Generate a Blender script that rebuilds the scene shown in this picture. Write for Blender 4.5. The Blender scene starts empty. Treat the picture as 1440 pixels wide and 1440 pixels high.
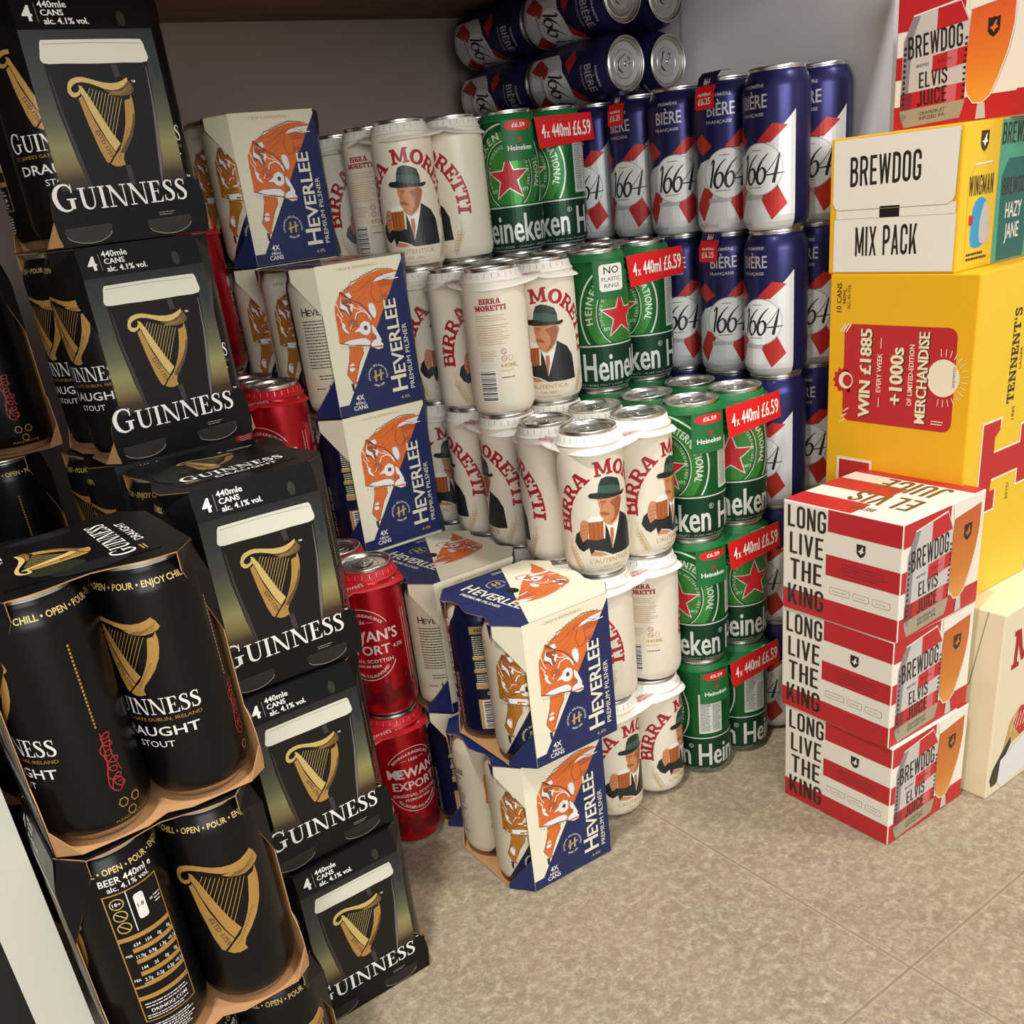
import bpy, bmesh, math, random
from mathutils import Vector, Matrix, geometry
random.seed(4)
C = bpy.context.scene.collection
S = bpy.context.scene
PI = math.pi
CAM = Vector((-.5963, -.7287, .6584))

# ------------------------------------------------------------------ camera, world, lights, exposure
cd = bpy.data.cameras.new('camera'); cam = bpy.data.objects.new('camera', cd); C.objects.link(cam)
r_, u_, f_ = Vector((.8004, -.589, -.1116)), Vector((.3333, .2825, .8995)), Vector((.4983, .7571, -.4224))
f_.normalize(); r_ = (r_-f_*r_.dot(f_)).normalized(); u_ = r_.cross(f_)
cam.matrix_world = Matrix(((r_.x, u_.x, -f_.x, CAM.x), (r_.y, u_.y, -f_.y, CAM.y), (r_.z, u_.z, -f_.z, CAM.z), (0, 0, 0, 1)))
cd.sensor_width = 36; cd.lens = 1361.9/1440*36; cd.shift_y = .125; cd.clip_start = .01
S.camera = cam
w = bpy.data.worlds.new('world'); S.world = w; w.use_nodes = True
bg = w.node_tree.nodes['Background']; bg.inputs[0].default_value = (1, .97, .93, 1); bg.inputs[1].default_value = .36
def area(name, loc, rot, sx, sy, power, col):
    l = bpy.data.lights.new(name, 'AREA'); l.shape = 'RECTANGLE'; l.size = sx; l.size_y = sy; l.energy = power; l.color = col
    o = bpy.data.objects.new(name, l); o.location = loc; o.rotation_euler = rot; C.objects.link(o); return o
area('ceiling_panel_light', (-.75, -.475, 2.45), (0, 0, 0), .14, .14, 34, (1, .955, .88))
area('ceiling_panel_light', (.75, -1.2, 2.45), (0, 0, 0), .25, .25, 24, (1, .955, .88))
area('added_front_fill', (-1.4, -3.8, 1.5), (math.radians(82), 0, math.radians(-14)), 2.6, 1.6, 75, (1, .985, .96))  # added low fill, not a real window; brightens packs under the shelf
S.view_settings.view_transform = 'Standard'; S.view_settings.look = 'None'; S.view_settings.gamma = 1
S.view_settings.exposure = .22; S.view_settings.use_curve_mapping = False

# ------------------------------------------------------------------ materials
def lin(h):
    h = h.lstrip('#'); c = [int(h[i:i+2], 16)/255 for i in (0, 2, 4)]
    return tuple(x/12.92 if x <= .04045 else ((x+.055)/1.055)**2.4 for x in c)+(1,)
MATS = {}
def mat(name, col, rough=.45, metal=0, spec=.5, coat=0):
    if name in MATS: return MATS[name]
    m = bpy.data.materials.new(name); m.use_nodes = True
    b = m.node_tree.nodes['Principled BSDF']
    b.inputs['Base Color'].default_value = lin(col); b.inputs['Roughness'].default_value = rough
    b.inputs['Metallic'].default_value = metal; b.inputs['Specular IOR Level'].default_value = spec
    b.inputs['Coat Weight'].default_value = coat
    MATS[name] = m; return m
def nodes(m): return m.node_tree.nodes, m.node_tree.links, m.node_tree.nodes['Principled BSDF']
def bump(m, scale, strength, dist=.0006, detail=3):
    n, l, b = nodes(m); t = n.new('ShaderNodeTexCoord'); x = n.new('ShaderNodeTexNoise'); bp = n.new('ShaderNodeBump')
    x.inputs['Scale'].default_value = scale; x.inputs['Detail'].default_value = detail
    bp.inputs['Strength'].default_value = strength; bp.inputs['Distance'].default_value = dist
    l.new(t.outputs['Object'], x.inputs['Vector']); l.new(x.outputs['Fac'], bp.inputs['Height']); l.new(bp.outputs[0], b.inputs['Normal'])
def ramp_mat(name, axis, stops, lo, hi, rough=.4):
    """printed colour fade along one object axis (in metres, lo..hi)"""
    m = mat(name, '#888888', rough); n, l, b = nodes(m)
    t = n.new('ShaderNodeTexCoord'); s = n.new('ShaderNodeSeparateXYZ'); mr = n.new('ShaderNodeMapRange'); r = n.new('ShaderNodeValToRGB')
    mr.inputs['From Min'].default_value = lo; mr.inputs['From Max'].default_value = hi
    l.new(t.outputs['Object'], s.inputs[0]); l.new(s.outputs['XYZ'.index(axis)], mr.inputs['Value']); l.new(mr.outputs[0], r.inputs[0]); l.new(r.outputs[0], b.inputs['Base Color'])
    e = r.color_ramp.elements
    e[0].position, e[0].color = stops[0][0], lin(stops[0][1]); e[1].position, e[1].color = stops[-1][0], lin(stops[-1][1])
    for p, c in stops[1:-1]: e.new(p).color = lin(c)
    return m
alu = mat('brushed aluminium', '#D9D8D4', .28, 1)
kraft = mat('kraft board', '#B98A5C', .7); bump(kraft, 900, .15)
white = mat('print white', '#F1EEE6', .45); black = mat('print black', '#16130F', .45)
mor = mat('lager can cream', '#E4DDCB', .38, 0, .5); mred = mat('lager red', '#A51C2A', .4)
mgold = mat('lager pale gold', '#C6A25C', .4); collar = mat('collar white card', '#F3EFE7', .6); bump(collar, 500, .08)
mjack = mat('jacket green black', '#1C2426', .4); mhat = mat('hat green', '#22362F', .4); mband = mat('hat band green', '#3C5A50', .4)
skin = mat('portrait skin', '#C98A5E', .4); skin2 = mat('portrait skin shade', '#9C5C38', .4); beer = mat('portrait beer', '#A9541F', .4)
mtie = mat('portrait tie', '#B5734E', .4); small = mat('small print grey', '#8D8674', .5); dgrey = mat('barcode dark', '#2A2C33', .5)
hgr = mat('green lager metallic', '#17642D', .3, .5); hlt = mat('green lager light', '#3C8A3B', .32, .4); hdk = mat('green lager dark band', '#12402A', .34, .45)
hred = mat('star red', '#C3222A', .4); hcard = mat('green card', '#116B35', .5); pred = mat('price red', '#D8171E', .5); wsil = mat('print silver', '#DDE2DC', .35, .3)
knav = mat('blue beer metallic navy', '#2C2D62', .3, .6); kwht = mat('blue beer white', '#E2E5E6', .36, .2); kred = mat('blue beer red', '#C0302A', .38, .2)
kink = mat('script ink', '#20222C', .4); koval = mat('oval white', '#EEF0EE', .36, .1); kgry = mat('oval grey rim', '#B9BDC2', .4, .2); ksil = mat('letters silver', '#C9C6CE', .35, .4)
ered = mat('red ale metallic', '#B20F1E', .28, .55); edrk = mat('red ale dark figure', '#6E0C16', .34, .4); esil = mat('red ale silver', '#E2D6D2', .35, .3); ecard = mat('red card', '#C8141F', .5)
ghk = mat('stout black can', '#0B090B', .3, .1, .3); gcard = mat('stout carton black', '#0A090C', .3, 0, .28); bump(gcard, 60, .12, .002)
ggold = mat('stout gold', '#B48A48', .38, .15); ggold2 = mat('stout pale gold', '#D0B570', .38, .1); gdkg = mat('stout dark gold', '#5E4526', .4)
gwht = mat('stout lettering white', '#EDEAE6', .4); gfoam = mat('stout foam', '#DCDACA', .45); gpint = mat('stout pint', '#0F0C0E', .3, 0, .4); gsign = mat('stout red script', '#A12A2A', .4)
gglow = ramp_mat('stout amber glow', 'Z', [(0, '#1D1512'), (.075, '#3E2C20'), (.16, '#7E7446'), (.25, '#8C8958'), (.37, '#5E6046'), (.53, '#3C3F38'), (.7, '#2C2F31'), (.9, '#18191B')], .036, .156, .35)
gshine = mat('pint edge shine', '#3A3236', .3); gshine2 = mat('pint edge pale', '#6E676A', .3)
ggreen = mat('stout green bokeh', '#232A1A', .35); gteal = mat('stout teal bokeh', '#1E2C2F', .35)
fcream = mat('fox carton cream', '#EDE8D0', .48); bump(fcream, 70, .1, .0015); fnavy = mat('fox carton navy', '#17275A', .45); bump(fnavy, 70, .1, .0015)
fora = mat('fox orange', '#DE7030', .45); frust = mat('fox rust', '#BE6038', .45); fbr = mat('fox brown', '#96523C', .45); fwh = mat('fox white', '#EDF0F2', .45); fink = mat('fox outline', '#2B2430', .45)
fgold = mat('fox gold', '#BFA067', .4); fcan = mat('fox can cream', '#DDD5BE', .36, .15); fcnav = mat('fox can navy', '#151D42', .3, .45); fcor = mat('fox can amber', '#C07A28', .34, .3)
bred = mat('stripe red', '#C0262B', .42); bwht = mat('box white', '#EFE9DC', .42); bink = mat('box ink', '#2A241E', .45); bgold = mat('box bronze ink', '#6E5230', .35)
bsil = mat('printed can silver', '#C9C3BE', .42); bsil2 = mat('printed can grey', '#8E868A', .42); bpink = mat('printed can pink', '#D06670', .42); bmar = mat('printed can maroon', '#8A2A3A', .42); btan = mat('printed can tan', '#A79D84', .42)
yel = mat('yellow box', '#F0B51B', .42); ylt = mat('yellow box pale', '#EFC42E', .42); yred = mat('promo red', '#C02A2C', .42); ycr = mat('promo cream', '#F3E8CC', .45); ydk = mat('promo dark', '#3A3020', .45)
crm = mat('cream box board', '#EBDDBB', .5); crm2 = mat('cream box flap line', '#9C8C68', .6)
teal = mat('teal print', '#57A98A', .42); tealdk = mat('teal dark print', '#2F6B66', .42); bluep = mat('sky blue print', '#3C9BCB', .42)

# floor, walls, wood
floor_m = mat('stone tile', '#C3B8A0', .42); n, l, b = nodes(floor_m)
tc = n.new('ShaderNodeTexCoord')
def noise(scale, detail=6, rough=.6, dist=0):
    x = n.new('ShaderNodeTexNoise'); x.inputs['Scale'].default_value = scale; x.inputs['Detail'].default_value = detail
    x.inputs['Roughness'].default_value = rough; x.inputs['Distortion'].default_value = dist; l.new(tc.outputs['Object'], x.inputs['Vector']); return x
def mixc(f, a, c, typ='MIX'):
    x = n.new('ShaderNodeMix'); x.data_type = 'RGBA'; x.blend_type = typ
    for s, v in ((0, f), (6, a), (7, c)):
        if isinstance(v, (float, int)): x.inputs[s].default_value = v
        elif isinstance(v, tuple): x.inputs[s].default_value = v
        else: l.new(v, x.inputs[s])
    return x.outputs[2]
def rampf(src, a, c):
    x = n.new('ShaderNodeMapRange'); x.inputs['From Min'].default_value = a; x.inputs['From Max'].default_value = c; l.new(src, x.inputs[0]); return x.outputs[0]
def mth(op, *v):
    x = n.new('ShaderNodeMath'); x.operation = op
    for i, q in enumerate(v):
        if isinstance(q, (float, int)): x.inputs[i].default_value = q
        else: l.new(q, x.inputs[i])
    return x.outputs[0]
c1 = mixc(rampf(noise(9, 8, .7).outputs['Fac'], .35, .68), lin('#8C7E67'), lin('#9E9079'))
c2 = mixc(rampf(noise(95, 10, .82, .3).outputs['Fac'], .46, .64), c1, lin('#BDB29B'))
c3 = mixc(rampf(noise(170, 6, .8).outputs['Fac'], .5, .68), c2, lin('#766850'))
c3 = mixc(.7, c2, c3); c3 = mixc(rampf(noise(230, 6, .8, .2).outputs['Fac'], .58, .68), c3, lin('#CFC7B4'))
sx = n.new('ShaderNodeSeparateXYZ'); l.new(tc.outputs['Object'], sx.inputs[0])
def joint(o, off):
    a = mth('FRACT', mth('DIVIDE', mth('SUBTRACT', sx.outputs[o], off), .6)); return mth('MINIMUM', a, mth('SUBTRACT', 1.0, a))
jd = mth('MINIMUM', joint(0, .0134), joint(1, -.3715))
jf = mth('LESS_THAN', jd, .0012/.6)
je = mth('LESS_THAN', jd, .0030/.6)
c4 = mixc(mth('MULTIPLY', je, .35), c3, lin('#B9AD94'))
l.new(mixc(mth('MULTIPLY', jf, .7), c4, lin('#7C6E56')), b.inputs['Base Color'])
bp = n.new('ShaderNodeBump'); bp.inputs['Strength'].default_value = .35; bp.inputs['Distance'].default_value = .002
l.new(mth('SUBTRACT', noise(60, 8, .7).outputs['Fac'], mth('MULTIPLY', jf, 1.2)), bp.inputs['Height']); l.new(bp.outputs[0], b.inputs['Normal'])
l.new(rampf(noise(45, 5).outputs['Fac'], -.6, 1.4), b.inputs['Roughness'])
wall_m = mat('painted wall', '#E4E2E6', .6); bump(wall_m, 40, .15, .001)
wallb_m = mat('painted back wall', '#9C8A80', .65); bump(wallb_m, 40, .15, .001)
panel_m = mat('white laminate', '#DDDACF', .35); bump(panel_m, 9, .2, .003)
dark_m = mat('black plinth', '#0D0D0F', .5)
wood_m = mat('oak veneer', '#7A5232', .5); n, l, b = nodes(wood_m)
tc = n.new('ShaderNodeTexCoord'); mp = n.new('ShaderNodeMapping'); mp.inputs['Scale'].default_value = (2.2, 30, 30); l.new(tc.outputs['Object'], mp.inputs[0])
x = n.new('ShaderNodeTexNoise'); x.inputs['Scale'].default_value = 2.5; x.inputs['Detail'].default_value = 8; x.inputs['Distortion'].default_value = 1.2; l.new(mp.outputs[0], x.inputs[0])
l.new(mixc(rampf(x.outputs['Fac'], .3, .7), lin('#5E3D24'), lin('#8E6642')), b.inputs['Base Color'])
film_m = bpy.data.materials.new('clear shrink film'); film_m.use_nodes = True; nt = film_m.node_tree; nt.nodes.clear()
o = nt.nodes.new('ShaderNodeOutputMaterial'); a = nt.nodes.new('ShaderNodeBsdfTransparent'); g = nt.nodes.new('ShaderNodeBsdfGlossy'); mx = nt.nodes.new('ShaderNodeMixShader'); lw = nt.nodes.new('ShaderNodeLayerWeight')
g.inputs['Roughness'].default_value = .12; lw.inputs[0].default_value = .12; mm = nt.nodes.new('ShaderNodeMath'); mm.operation = 'MULTIPLY'; mm.inputs[1].default_value = .35
nt.links.new(lw.outputs['Fresnel'], mm.inputs[0]); nt.links.new(mm.outputs[0], mx.inputs[0]); nt.links.new(a.outputs[0], mx.inputs[1]); nt.links.new(g.outputs[0], mx.inputs[2]); nt.links.new(mx.outputs[0], o.inputs[0])

# ------------------------------------------------------------------ mesh building helpers
class MB:
    def __init__(s): s.bm = bmesh.new(); s.mats = []
    def mi(s, m):
        if m not in s.mats: s.mats.append(m)
        return s.mats.index(m)
    def face(s, pts, m, smooth=False):
        f = s.bm.faces.new([s.bm.verts.new(p) for p in pts]); f.material_index = s.mi(m); f.smooth = smooth; return f
    def box(s, lo, hi, m):
        x0, y0, z0 = lo; x1, y1, z1 = hi
        for q in (((x0,y0,z0),(x1,y0,z0),(x1,y0,z1),(x0,y0,z1)), ((x1,y1,z0),(x0,y1,z0),(x0,y1,z1),(x1,y1,z1)), ((x0,y1,z0),(x0,y0,z0),(x0,y0,z1),(x0,y1,z1)),
                  ((x1,y0,z0),(x1,y1,z0),(x1,y1,z1),(x1,y0,z1)), ((x0,y0,z1),(x1,y0,z1),(x1,y1,z1),(x0,y1,z1)), ((x0,y1,z0),(x1,y1,z0),(x1,y0,z0),(x0,y0,z0))):
            s.face(q, m)
    def lathe(s, prof, N, mfn, close=False):
        """prof: (r, z) list; mfn(k) gives the material of band k"""
        rings = []
        for r, z in prof:
            if r < 1e-6: rings.append([s.bm.verts.new((0, 0, z))])
            else: rings.append([s.bm.verts.new((r*math.cos(2*PI*i/N), r*math.sin(2*PI*i/N), z)) for i in range(N)])
        for k in range(len(prof)-1):
            a, c = rings[k], rings[k+1]
            for i in range(N):
                j = (i+1) % N
                vs = [a[i % len(a)], a[j % len(a)], c[j % len(c)], c[i % len(c)]]
                u = []
                for v in vs:
                    if v not in u: u.append(v)
                if len(u) > 2:
                    f = s.bm.faces.new(u); f.material_index = s.mi(mfn(k)); f.smooth = True
    def panel(s, pts, mo, mi_=None, th=.0007):
        """board panel: outer face with the given winding, inner face and cut edge in kraft"""
        mi_ = mi_ or kraft
        P = [Vector(p) for p in pts]; nrm = geometry.normal(*P[:4]) if len(P) > 3 else geometry.normal(*P)
        nn = Vector((0, 0, 0))
        for i in range(len(P)): nn += P[i].cross(P[(i+1) % len(P)])
        nrm = nn.normalized(); Q = [p-nrm*th for p in P]
        s.face(P, mo); s.face(list(reversed(Q)), mi_)
        for i in range(len(P)):
            j = (i+1) % len(P); s.face((P[j], P[i], Q[i], Q[j]), mi_)
    def build(s, name, parent=None):
        me = bpy.data.meshes.new(name); s.bm.normal_update(); s.bm.to_mesh(me); s.bm.free()
        for m in s.mats: me.materials.append(m)
        return obj(name, me, parent)
def obj(name, me, parent=None, loc=None, rz=0):
    o = bpy.data.objects.new(name, me); C.objects.link(o); o.parent = parent
    if loc: o.location = loc
    if rz: o.rotation_euler = (0, 0, rz)
    return o
def tag(o, label=None, cat=None, group=None, kind=None):
    for k, v in (('label', label), ('category', cat), ('group', group), ('kind', kind)):
        if v: o[k] = v
    return o
def empty(name, loc, rz=0):
    o = bpy.data.objects.new(name, None); o.empty_display_size = .05; o.location = loc; o.rotation_euler = (0, 0, rz); C.objects.link(o); return o

# ------------------------------------------------------------------ flat artwork (mm), later wrapped on a surface
def catmull(pts, n=5, closed=True):
    out = []; N = len(pts)
    for i in range(N if closed else N-1):
        p = [pts[(i+k) % N] if closed else pts[min(max(i+k, 0), N-1)] for k in (-1, 0, 1, 2)]
        for j in range(n):
            t = j/n
            out.append(tuple(.5*(2*p[1][d]+(p[2][d]-p[0][d])*t+(2*p[0][d]-5*p[1][d]+4*p[2][d]-p[3][d])*t*t+(3*p[1][d]-p[0][d]-3*p[2][d]+p[3][d])*t**3) for d in (0, 1)))
    if not closed: out.append(pts[-1])
    return out
def ell(cx, cy, rx, ry, n=28, a0=0, a1=2*PI):
    full = abs(a1-a0-2*PI) < 1e-6
    return [(cx+rx*math.cos(a0+(a1-a0)*i/(n if full else n-1)), cy+ry*math.sin(a0+(a1-a0)*i/(n if full else n-1))) for i in range(n)]
def ribbon(pts, w):
    """outline of a stroke; w a width or a list of widths"""
    n = len(pts); ws = w if isinstance(w, (list, tuple)) else [w]*n
    if len(ws) != n: ws = [ws[min(int(i/(n-1)*(len(ws)-1)), len(ws)-2)]*(1-((i/(n-1)*(len(ws)-1)) % 1 if i < n-1 else 1))+ws[min(int(i/(n-1)*(len(ws)-1)), len(ws)-2)+1]*((i/(n-1)*(len(ws)-1)) % 1 if i < n-1 else 1) for i in range(n)]
    L, R = [], []
    for i in range(n):
        a, c = pts[max(i-1, 0)], pts[min(i+1, n-1)]; dx, dy = c[0]-a[0], c[1]-a[1]; d = math.hypot(dx, dy) or 1
        nx, ny = -dy/d*ws[i]/2, dx/d*ws[i]/2
        L.append((pts[i][0]+nx, pts[i][1]+ny)); R.append((pts[i][0]-nx, pts[i][1]-ny))
    return [[L[i], R[i], R[i+1], L[i+1]] for i in range(n-1)]
def rect(x0, y0, x1, y1): return [(x0, y0), (x1, y0), (x1, y1), (x0, y1)]
def rrect(x0, y0, x1, y1, r, n=5):
    o = []
    for cx, cy, a in ((x1-r, y1-r, 0), (x0+r, y1-r, 90), (x0+r, y0+r, 180), (x1-r, y0+r, 270)):
        o += [(cx+r*math.cos(math.radians(a+90*i/n)), cy+r*math.sin(math.radians(a+90*i/n))) for i in range(n+1)]
    return o
_fc = {}
def font_mesh(s, bold):
    k = (s, bold)
    if k not in _fc:
        cu = bpy.data.curves.new('t', 'FONT'); cu.body = s; cu.size = 1; cu.offset = bold; cu.resolution_u = 2; cu.fill_mode = 'FRONT'
        ob = bpy.data.objects.new('t', cu); C.objects.link(ob)
        ev = ob.evaluated_get(bpy.context.evaluated_depsgraph_get()); me = ev.to_mesh()
        V = [(v.co.x, v.co.y) for v in me.vertices]; F = [tuple(p.vertices) for p in me.polygons]
        ev.to_mesh_clear(); bpy.data.objects.remove(ob); bpy.data.curves.remove(cu)
        _fc[k] = (V, F)
    return _fc[k]
CAPH = max(v[1] for v in font_mesh('H', 0)[0])
def wid(s, bold=0): V = font_mesh(s, bold)[0]; return max(v[0] for v in V)-min(v[0] for v in V)
def adv(ch, bold=0):
    return wid('H'+ch+'H', 0)-wid('HH', 0)
# serif (wedge) and slab letters, unit cap height: list of polygons and a width
def st(p, w): return ribbon(catmull(p, 4, False), w)
R_ = rect
SERIF = {
 'G': (st([(.80,.78),(.68,.93),(.5,.965),(.28,.88),(.13,.68),(.10,.45),(.18,.2),(.36,.05),(.55,.035),(.74,.12)], [.05,.07,.07,.13,.18,.19,.17,.1,.06,.06])+[R_(.65,.08,.82,.44), R_(.54,.41,.93,.46), [(.76,.66),(.82,.66),(.82,.98),(.79,.98)]], .98),
 'U': (st([(.2,.9),(.2,.4),(.25,.15),(.47,.035),(.68,.13),(.76,.4),(.76,.9)], [.17,.17,.16,.08,.06,.065,.065])+[R_(.115,.85,.285,1), R_(.727,.85,.793,1), R_(0,.95,.4,1), R_(.6,.95,.92,1)], .94),
 'I': ([R_(.1,0,.27,1), R_(0,0,.37,.05), R_(0,.95,.37,1)], .40),
 'N': ([R_(.13,0,.19,.97), R_(0,0,.33,.05), [(.0,1),(.25,1),(.88,-.02),(.80,-.02),(.04,.95)], [(.25,1),(.13,.9),(.74,-.02),(.88,-.02)], R_(.82,.0,.88,1), R_(.68,.95,1.0,1)], 1.02),
 'E': ([R_(.1,0,.27,1), R_(0,.95,.62,1), [(.62,.74),(.62,1),(.5,.97)], R_(.27,.49,.5,.53), R_(.46,.4,.5,.62), R_(0,0,.66,.05), [(.66,0),(.69,.27),(.54,.03)]], .70),
 'S': (st([(.50,.84),(.4,.94),(.27,.96),(.13,.87),(.12,.73),(.24,.6),(.42,.45),(.5,.29),(.44,.11),(.27,.04),(.13,.08),(.06,.18)], [.05,.06,.07,.12,.16,.18,.18,.16,.11,.07,.06,.05])+[[(.47,.7),(.51,.7),(.52,.98),(.49,.98)], [(.03,.02),(.06,.02),(.09,.31),(.04,.31)]], .60)}
SLAB = {
 'B': ([R_(.08,0,.3,1), R_(0,0,.3,.13), R_(0,.87,.3,1)]+st([(.2,.93),(.48,.93),(.61,.85),(.62,.68),(.5,.56),(.2,.54)], .15)+st([(.2,.55),(.52,.53),(.67,.42),(.67,.18),(.52,.075),(.2,.07)], .16), .78),
 'I': ([R_(.12,0,.36,1), R_(0,0,.48,.15), R_(0,.85,.48,1)], .52),
 'R': ([R_(.08,0,.3,1), R_(0,0,.42,.13), R_(0,.87,.3,1)]+st([(.2,.93),(.48,.93),(.62,.84),(.63,.62),(.5,.5),(.2,.48)], .16)+[[(.36,.52),(.58,.52),(.82,.08),(.58,.08)], R_(.56,0,.9,.14)], .88),
 'A': ([[(.10,.05),(.36,1),(.5,1),(.27,.05)], [(.36,1),(.64,1),(.92,.05),(.66,.05),(.46,.8)], R_(.25,.27,.72,.40), R_(0,0,.4,.13), R_(.55,0,1.02,.13)], 1.02),
 'M': ([R_(.1,0,.28,1), R_(.82,0,1.04,1), [(.1,1),(.34,1),(.64,.12),(.5,.12)], [(.82,1),(1.0,1),(.64,.12),(.5,.12)], R_(0,0,.4,.13), R_(.72,0,1.14,.13), R_(0,.87,.3,1), R_(.84,.87,1.14,1)], 1.16),
 'O': ([[(.46+.46*math.cos(a), .5+.5*math.sin(a)), (.46+.46*math.cos(c), .5+.5*math.sin(c)), (.46+.21*math.cos(c), .5+.33*math.sin(c)), (.46+.21*math.cos(a), .5+.33*math.sin(a))] for a, c in ((2*PI*i/20, 2*PI*(i+1)/20) for i in range(20))], .95),
 'E': ([R_(.08,0,.3,1), R_(0,.86,.72,1), R_(.58,.66,.72,1), R_(.3,.43,.5,.57), R_(.44,.33,.56,.67), R_(0,0,.76,.14), R_(.62,0,.76,.36)], .80),
 'T': ([R_(.3,0,.53,1), R_(0,.86,.83,1), R_(0,.64,.14,1), R_(.69,.64,.83,1), R_(.18,0,.65,.14)], .86),
 'N': ([R_(.1,0,.26,1), R_(.74,0,.9,1), [(.1,1),(.34,1),(.9,0),(.66,0)], R_(0,0,.38,.12), R_(.62,.88,1,1), R_(0,.88,.25,1)], 1.04),
 'S': (st([(.58,.78),(.46,.92),(.3,.93),(.13,.82),(.14,.67),(.32,.56),(.52,.43),(.58,.26),(.46,.09),(.28,.07),(.1,.2)], .17)+[R_(.54,.64,.66,1), R_(.03,0,.15,.34)], .72),
 "'": ([R_(.05,.66,.2,1)], .25), ' ': ([], .45)}
SCRIPT = {
 '1': (st([(.30,.86),(.50,1),(.28,0)], [.03,.12,.12]), .42),
 '6': (st([(.80,1.05),(.52,.86),(.26,.55),(.16,.25),(.24,.03),(.42,.0),(.6,.2),(.62,.42),(.5,.55),(.34,.5),(.22,.36)], [.03,.07,.13,.17,.13,.07,.13,.15,.08,.05,.04]), .66),
 '4': (st([(.78,1.04),(.4,.62),(.06,.31),(.5,.3),(1.02,.33)], [.03,.035,.045,.06,.02])+st([(.78,1.04),(.62,.5),(.46,-.02)], [.04,.15,.16]), .95)}
def q_(x0, y0, x1, y1, w=.125): return [(x0-w/2, y0), (x0+w/2, y0), (x1+w/2, y1), (x1-w/2, y1)]
def sw(p, w=.13): return ribbon(catmull(p, 4, False), w)
_O = [(.065,.5),(.065,.8),(.10,.90),(.21,.945),(.32,.90),(.355,.8),(.355,.5),(.355,.2),(.32,.10),(.21,.055),(.10,.10),(.065,.2),(.065,.5)]
GOTH = {
 'I': ([R_(0,0,.13,1)], .13), 'L': ([R_(0,0,.13,1), R_(.13,0,.37,.115)], .37), 'T': ([R_(0,.885,.42,1), R_(.145,0,.275,.885)], .42), 'H': ([R_(0,0,.13,1), R_(.29,0,.42,1), R_(.13,.45,.29,.56)], .42),
 'E': ([R_(0,0,.13,1), R_(.13,0,.37,.115), R_(.13,.885,.37,1), R_(.13,.45,.34,.56)], .37), 'N': ([R_(0,0,.12,1), R_(.31,0,.43,1), [(0,1),(.14,1),(.43,0),(.29,0)]], .43),
 'K': ([R_(0,0,.13,1), [(.13,.36),(.30,1),(.44,1),(.13,.12)], [(.17,.52),(.27,.66),(.46,0),(.31,0)]], .46), 'V': ([q_(.065,1,.225,0), q_(.385,1,.225,0)], .45), 'A': ([q_(.225,1,.065,0), q_(.225,1,.385,0), R_(.12,.2,.33,.31)], .45), 'X': ([q_(.065,1,.385,0), q_(.385,1,.065,0)], .45),
 'W': ([q_(.06,1,.17,0,.12), q_(.31,1,.17,0,.11), q_(.31,1,.45,0,.11), q_(.56,1,.45,0,.12)], .62), 'M': ([R_(0,0,.12,1), R_(.43,0,.55,1), q_(.07,1,.275,.1,.12), q_(.48,1,.275,.1,.12)], .55),
 'O': (sw(_O), .42), 'D': ([R_(0,0,.13,1)]+sw([(.06,.945),(.2,.945),(.32,.89),(.355,.77),(.355,.5),(.355,.23),(.32,.11),(.2,.055),(.06,.055)]), .42), 'C': (sw([(.355,.66),(.355,.8),(.32,.90),(.21,.945),(.10,.90),(.065,.8),(.065,.5),(.065,.2),(.10,.10),(.21,.055),(.32,.10),(.355,.2),(.355,.34)]), .42),
 'G': (sw([(.355,.68),(.355,.8),(.32,.90),(.21,.945),(.10,.90),(.065,.8),(.065,.5),(.065,.2),(.10,.10),(.21,.055),(.32,.10),(.355,.2),(.355,.44)])+[R_(.22,.40,.42,.51)], .42), 'U': (sw([(.065,1),(.065,.5),(.065,.2),(.10,.10),(.21,.055),(.32,.10),(.355,.2),(.355,.5),(.355,1)]), .42), 'J': (sw([(.27,1),(.27,.5),(.27,.2),(.24,.09),(.15,.055),(.06,.10),(.04,.22)]), .34),
 'S': (sw([(.355,.72),(.35,.84),(.21,.945),(.07,.84),(.075,.68),(.21,.54),(.35,.38),(.355,.18),(.21,.055),(.07,.16),(.065,.30)]), .42), 'B': ([R_(0,0,.13,1)]+sw([(.06,.945),(.22,.945),(.34,.87),(.34,.63),(.22,.535),(.06,.525)])+sw([(.06,.53),(.24,.525),(.36,.42),(.36,.17),(.24,.06),(.06,.055)]), .43),
 'P': ([R_(0,0,.13,1)]+sw([(.06,.945),(.24,.945),(.36,.85),(.36,.57),(.24,.46),(.06,.45)]), .42), 'R': ([R_(0,0,.13,1)]+sw([(.06,.945),(.24,.945),(.36,.85),(.36,.59),(.24,.49),(.06,.485)])+[[(.19,.5),(.32,.5),(.45,0),(.31,0)]], .45), ' ': ([], .2)}
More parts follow.
